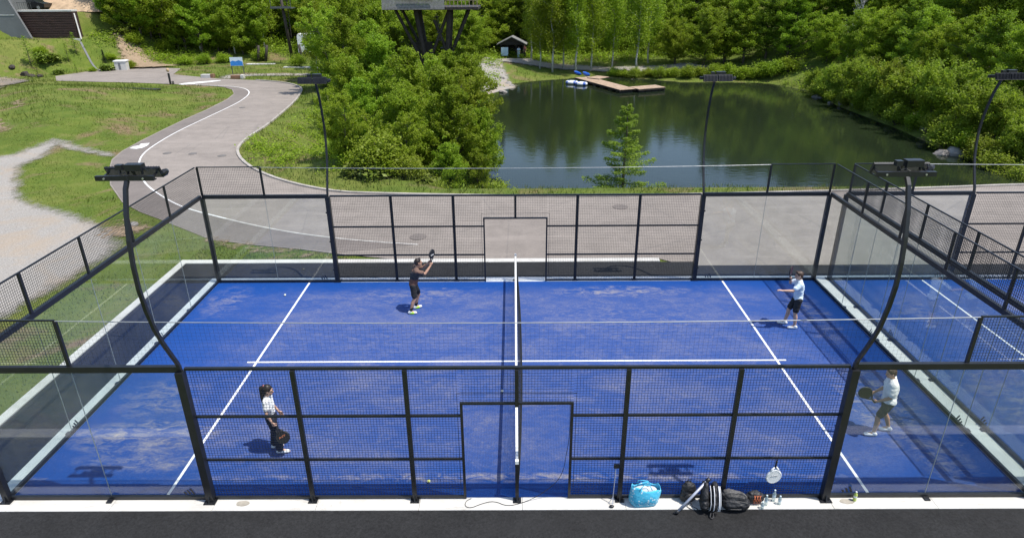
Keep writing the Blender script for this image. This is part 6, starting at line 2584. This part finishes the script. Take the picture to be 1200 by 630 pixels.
# ------------------------------------------------------------------ building up on the slope
yb_ = lambda u, y, z: Vector((XA(u, y, z), y, z))
yw = 71.3
t = thing('retaining_building', 'grey concrete wall block beside a brown ribbed wall on the slope', 'building', (0, 0, 0))
M['brown'] = None


def m_brown():
    m = NT('brown_ribbed_cladding')
    o = m.pos()
    w = m.noise(3.0, 5, .7, m.scaled(o, (.35, 1, 5)))
    c = m.ramp(w, [(.3, (.018, .010, .008)), (.55, (.045, .022, .017)), (.8, (.085, .045, .035))])
    m.principled(c, .8, m.bump(w, .8, .05))
    return m.mat


M['brown'] = m_brown()
zb, zt_ = 3.0, 6.05
A = XA(40, yw, zb)
B = XA(92, yw, zb)
mb = MB()
mb.lohi((A - 1.5, yw, zb - .3), (B - .35, yw + 1.0, zt_))
for k in range(11):
    mb.lohi((A - 1.5, yw - .035, zb + .15 + k * .27), (B - .4, yw - .002, zb + .33 + k * .27))
mb.build('brown_wall', M['brown'], t)
mb = MB()
mb.lohi((A - 1.6, yw - .35, zb - .6), (B, yw - .04, zb + .12))
mb.bar((B - .345, yw + .35, zt_ - .2), (B + .12, yw - .25, zb + .05), .13, .2)
mb.bar((A - 1.5, yw + .5, zt_ + .10), (B - .35, yw + .5, zt_ + .10), 1.1, .18)
mb.build('footing', M['kerb'], t)
# grey block with raked right end
x0 = A - 22
mb = MB()
out = [(x0, zb - 1.2), (A + .1, zb - .6), (A - 2.4, 9.5), (x0, 9.5)]
Mx = Matrix.Translation((0, yw - .4, 0)) @ Matrix.Rotation(PI / 2, 4, 'X')
mb.prism(out, 0, .3, 0, Mx)
mb.lohi((x0, yw - .35, 3), (A - 2.7, yw + 7, 9.3))
mb.build('concrete_wall', M['concrete_wall'], t)
mb = MB()
mb.bar((x0, yw - .72, 5.75), (A - 1.4, yw - .72, 5.75), .02, .05)
mb.build('joint', M['strip'], t)
mb = MB()
for k in range(7):
    mb.bar((A - 1.35 + .25 * k, yw + .2, zt_ + .2), (A - 1.35 + .25 * k, yw + .2, zt_ + 1.0), .03, .03)
mb.bar((A - 1.4, yw + .2, zt_ + 1.02), (A + .3, yw + .2, zt_ + 1.02), .04, .04)
mb.build('railing', M['steel_grey'], t)
# dark car parked up there
cx = XA(33, yw + 4.5, 6.2)
t = thing('parked_car', 'dark parked car above the brown wall, cut by the frame', 'car', (cx, yw + 4.6, zt_), .05)
mb = MB()
prof = [(-1.9, .30), (2.0, .30), (2.05, .75), (1.2, .92), (.6, 1.45), (-.9, 1.50), (-1.75, 1.0), (-1.95, .8)]
mb.prism(prof, -.85, .85, 0, Matrix.Rotation(PI / 2, 4, 'X'))
mb.build('body', simple('dark_car_paint', (.012, .013, .016), .25, .1, 2), t)
mb = MB()
mb.prism([(1.0, .98), (.55, 1.38), (-.2, 1.40), (-.2, .98)], .852, .858, 0, Matrix.Rotation(PI / 2, 4, 'X'))
mb.prism([(-.3, .98), (-.3, 1.40), (-.85, 1.42), (-1.45, 1.02)], .852, .858, 0, Matrix.Rotation(PI / 2, 4, 'X'))
mb.build('window', M['lampface'], t)
for x in (-1.25, 1.3):
    mb = MB()
    mb.tube([(x, -.87, .32), (x, -.65, .32)], .32, 14)
    w_ = mb.build('wheel', M['black'], t)
    mb = MB()
    mb.tube([(x, -.885, .32), (x, -.871, .32)], .19, 12)
    mb.build('rim', M['galv'], w_)
# heap of sandy soil behind the wall
mb = MB()
rg = np.random.default_rng(61)
n = 22
hv, hf = [], []
for i in range(n):
    for j in range(n):
        x, y = -1 + 2 * i / (n - 1), -1 + 2 * j / (n - 1)
        z = max(0, 1 - x * x - y * y) ** .8 * (1 + .15 * math.sin(5 * x + 2) * math.cos(4 * y)) + rg.normal(0, .015)
        hv.append((x * 7.5, y * 3.5, z * 1.9 - .2))
for i in range(n - 1):
    for j in range(n - 1):
        hf.append((i * n + j, (i + 1) * n + j, (i + 1) * n + j + 1, i * n + j + 1))
mb.add(hv, hf)
sx_ = XA(88, yw + 7, 6)
tag(mb.build('soil_heap', M['dirt'], None, True, (sx_, yw + 8, H(sx_, yw + 8))), 'long heap of pale sandy soil behind the brown wall', 'soil heap')
soft_sheet('soil_path', [(B + .3, yw + 3), (B + 2.2, yw + 2.5), (B + 4.6, yw - 1), (B + 6.0, yw - 3.2), (B + 8.5, yw - 3.5), (B + 12, yw - 1.5), (B + 10, yw - .5), (B + 6.5, yw + 1.5), (B + 4.0, yw + 4), (B + 1, yw + 5)], .22, M['soil'], .4)
kb = [(B + .1, yw - .5), (B + 2.0, yw - 2.6), (B + 4.0, yw - 4.4), (B + 5.2, yw - 5.2)]
ribbon('drain_channel', resample([Vector((a, b)) for a, b in kb], .6), .20, .07, M['concrete_wall'], drape=True)

# ------------------------------------------------------------------ light, air, camera
sund = Vector((-2.8, .85, -6.55)).normalized()
L = bpy.data.lights.new('sun', 'SUN')
L.energy = 3.9
L.angle = math.radians(.53)
L.color = (1.0, .955, .88)
so = bpy.data.objects.new('sun', L)
COL.objects.link(so)
so.rotation_euler = sund.to_track_quat('-Z', 'Y').to_euler()
so.location = (30, -10, 60)
W = bpy.data.worlds.new('World')
sc.world = W
W.use_nodes = True
nt = W.node_tree
bg = nt.nodes['Background']
sky = nt.nodes.new('ShaderNodeTexSky')
sky.sky_type = 'NISHITA'
sky.sun_disc = False
sky.sun_elevation = math.asin(-sund.z)
sky.sun_rotation = math.atan2(-sund.x, -sund.y)
sky.altitude = 200
sky.air_density = 1.0
sky.dust_density = 1.2
nt.links.new(sky.outputs[0], bg.inputs[0])
bg.inputs[1].default_value = .15

cam = bpy.data.cameras.new('camera')
cam.sensor_fit = 'HORIZONTAL'
cam.sensor_width = 36
cam.lens = FPX / 1200 * 36
cam.clip_end = 3000
cam.clip_start = .1
co = bpy.data.objects.new('camera', cam)
COL.objects.link(co)
r_, u_, f_ = AX
co.matrix_world = Matrix.Translation(CAM) @ Matrix((r_, u_, -f_)).transposed().to_4x4()
sc.camera = co
sc.view_settings.view_transform = 'Standard'
sc.view_settings.look = 'None'
sc.view_settings.exposure = 0.55
sc.view_settings.gamma = 1
sc.view_settings.use_curve_mapping = False
sc.render.engine = 'CYCLES'
sc.cycles.transparent_max_bounces = 28
sc.cycles.max_bounces = 8
sc.cycles.diffuse_bounces = 5
sc.cycles.glossy_bounces = 3
sc.cycles.caustics_reflective = False
sc.cycles.caustics_refractive = False
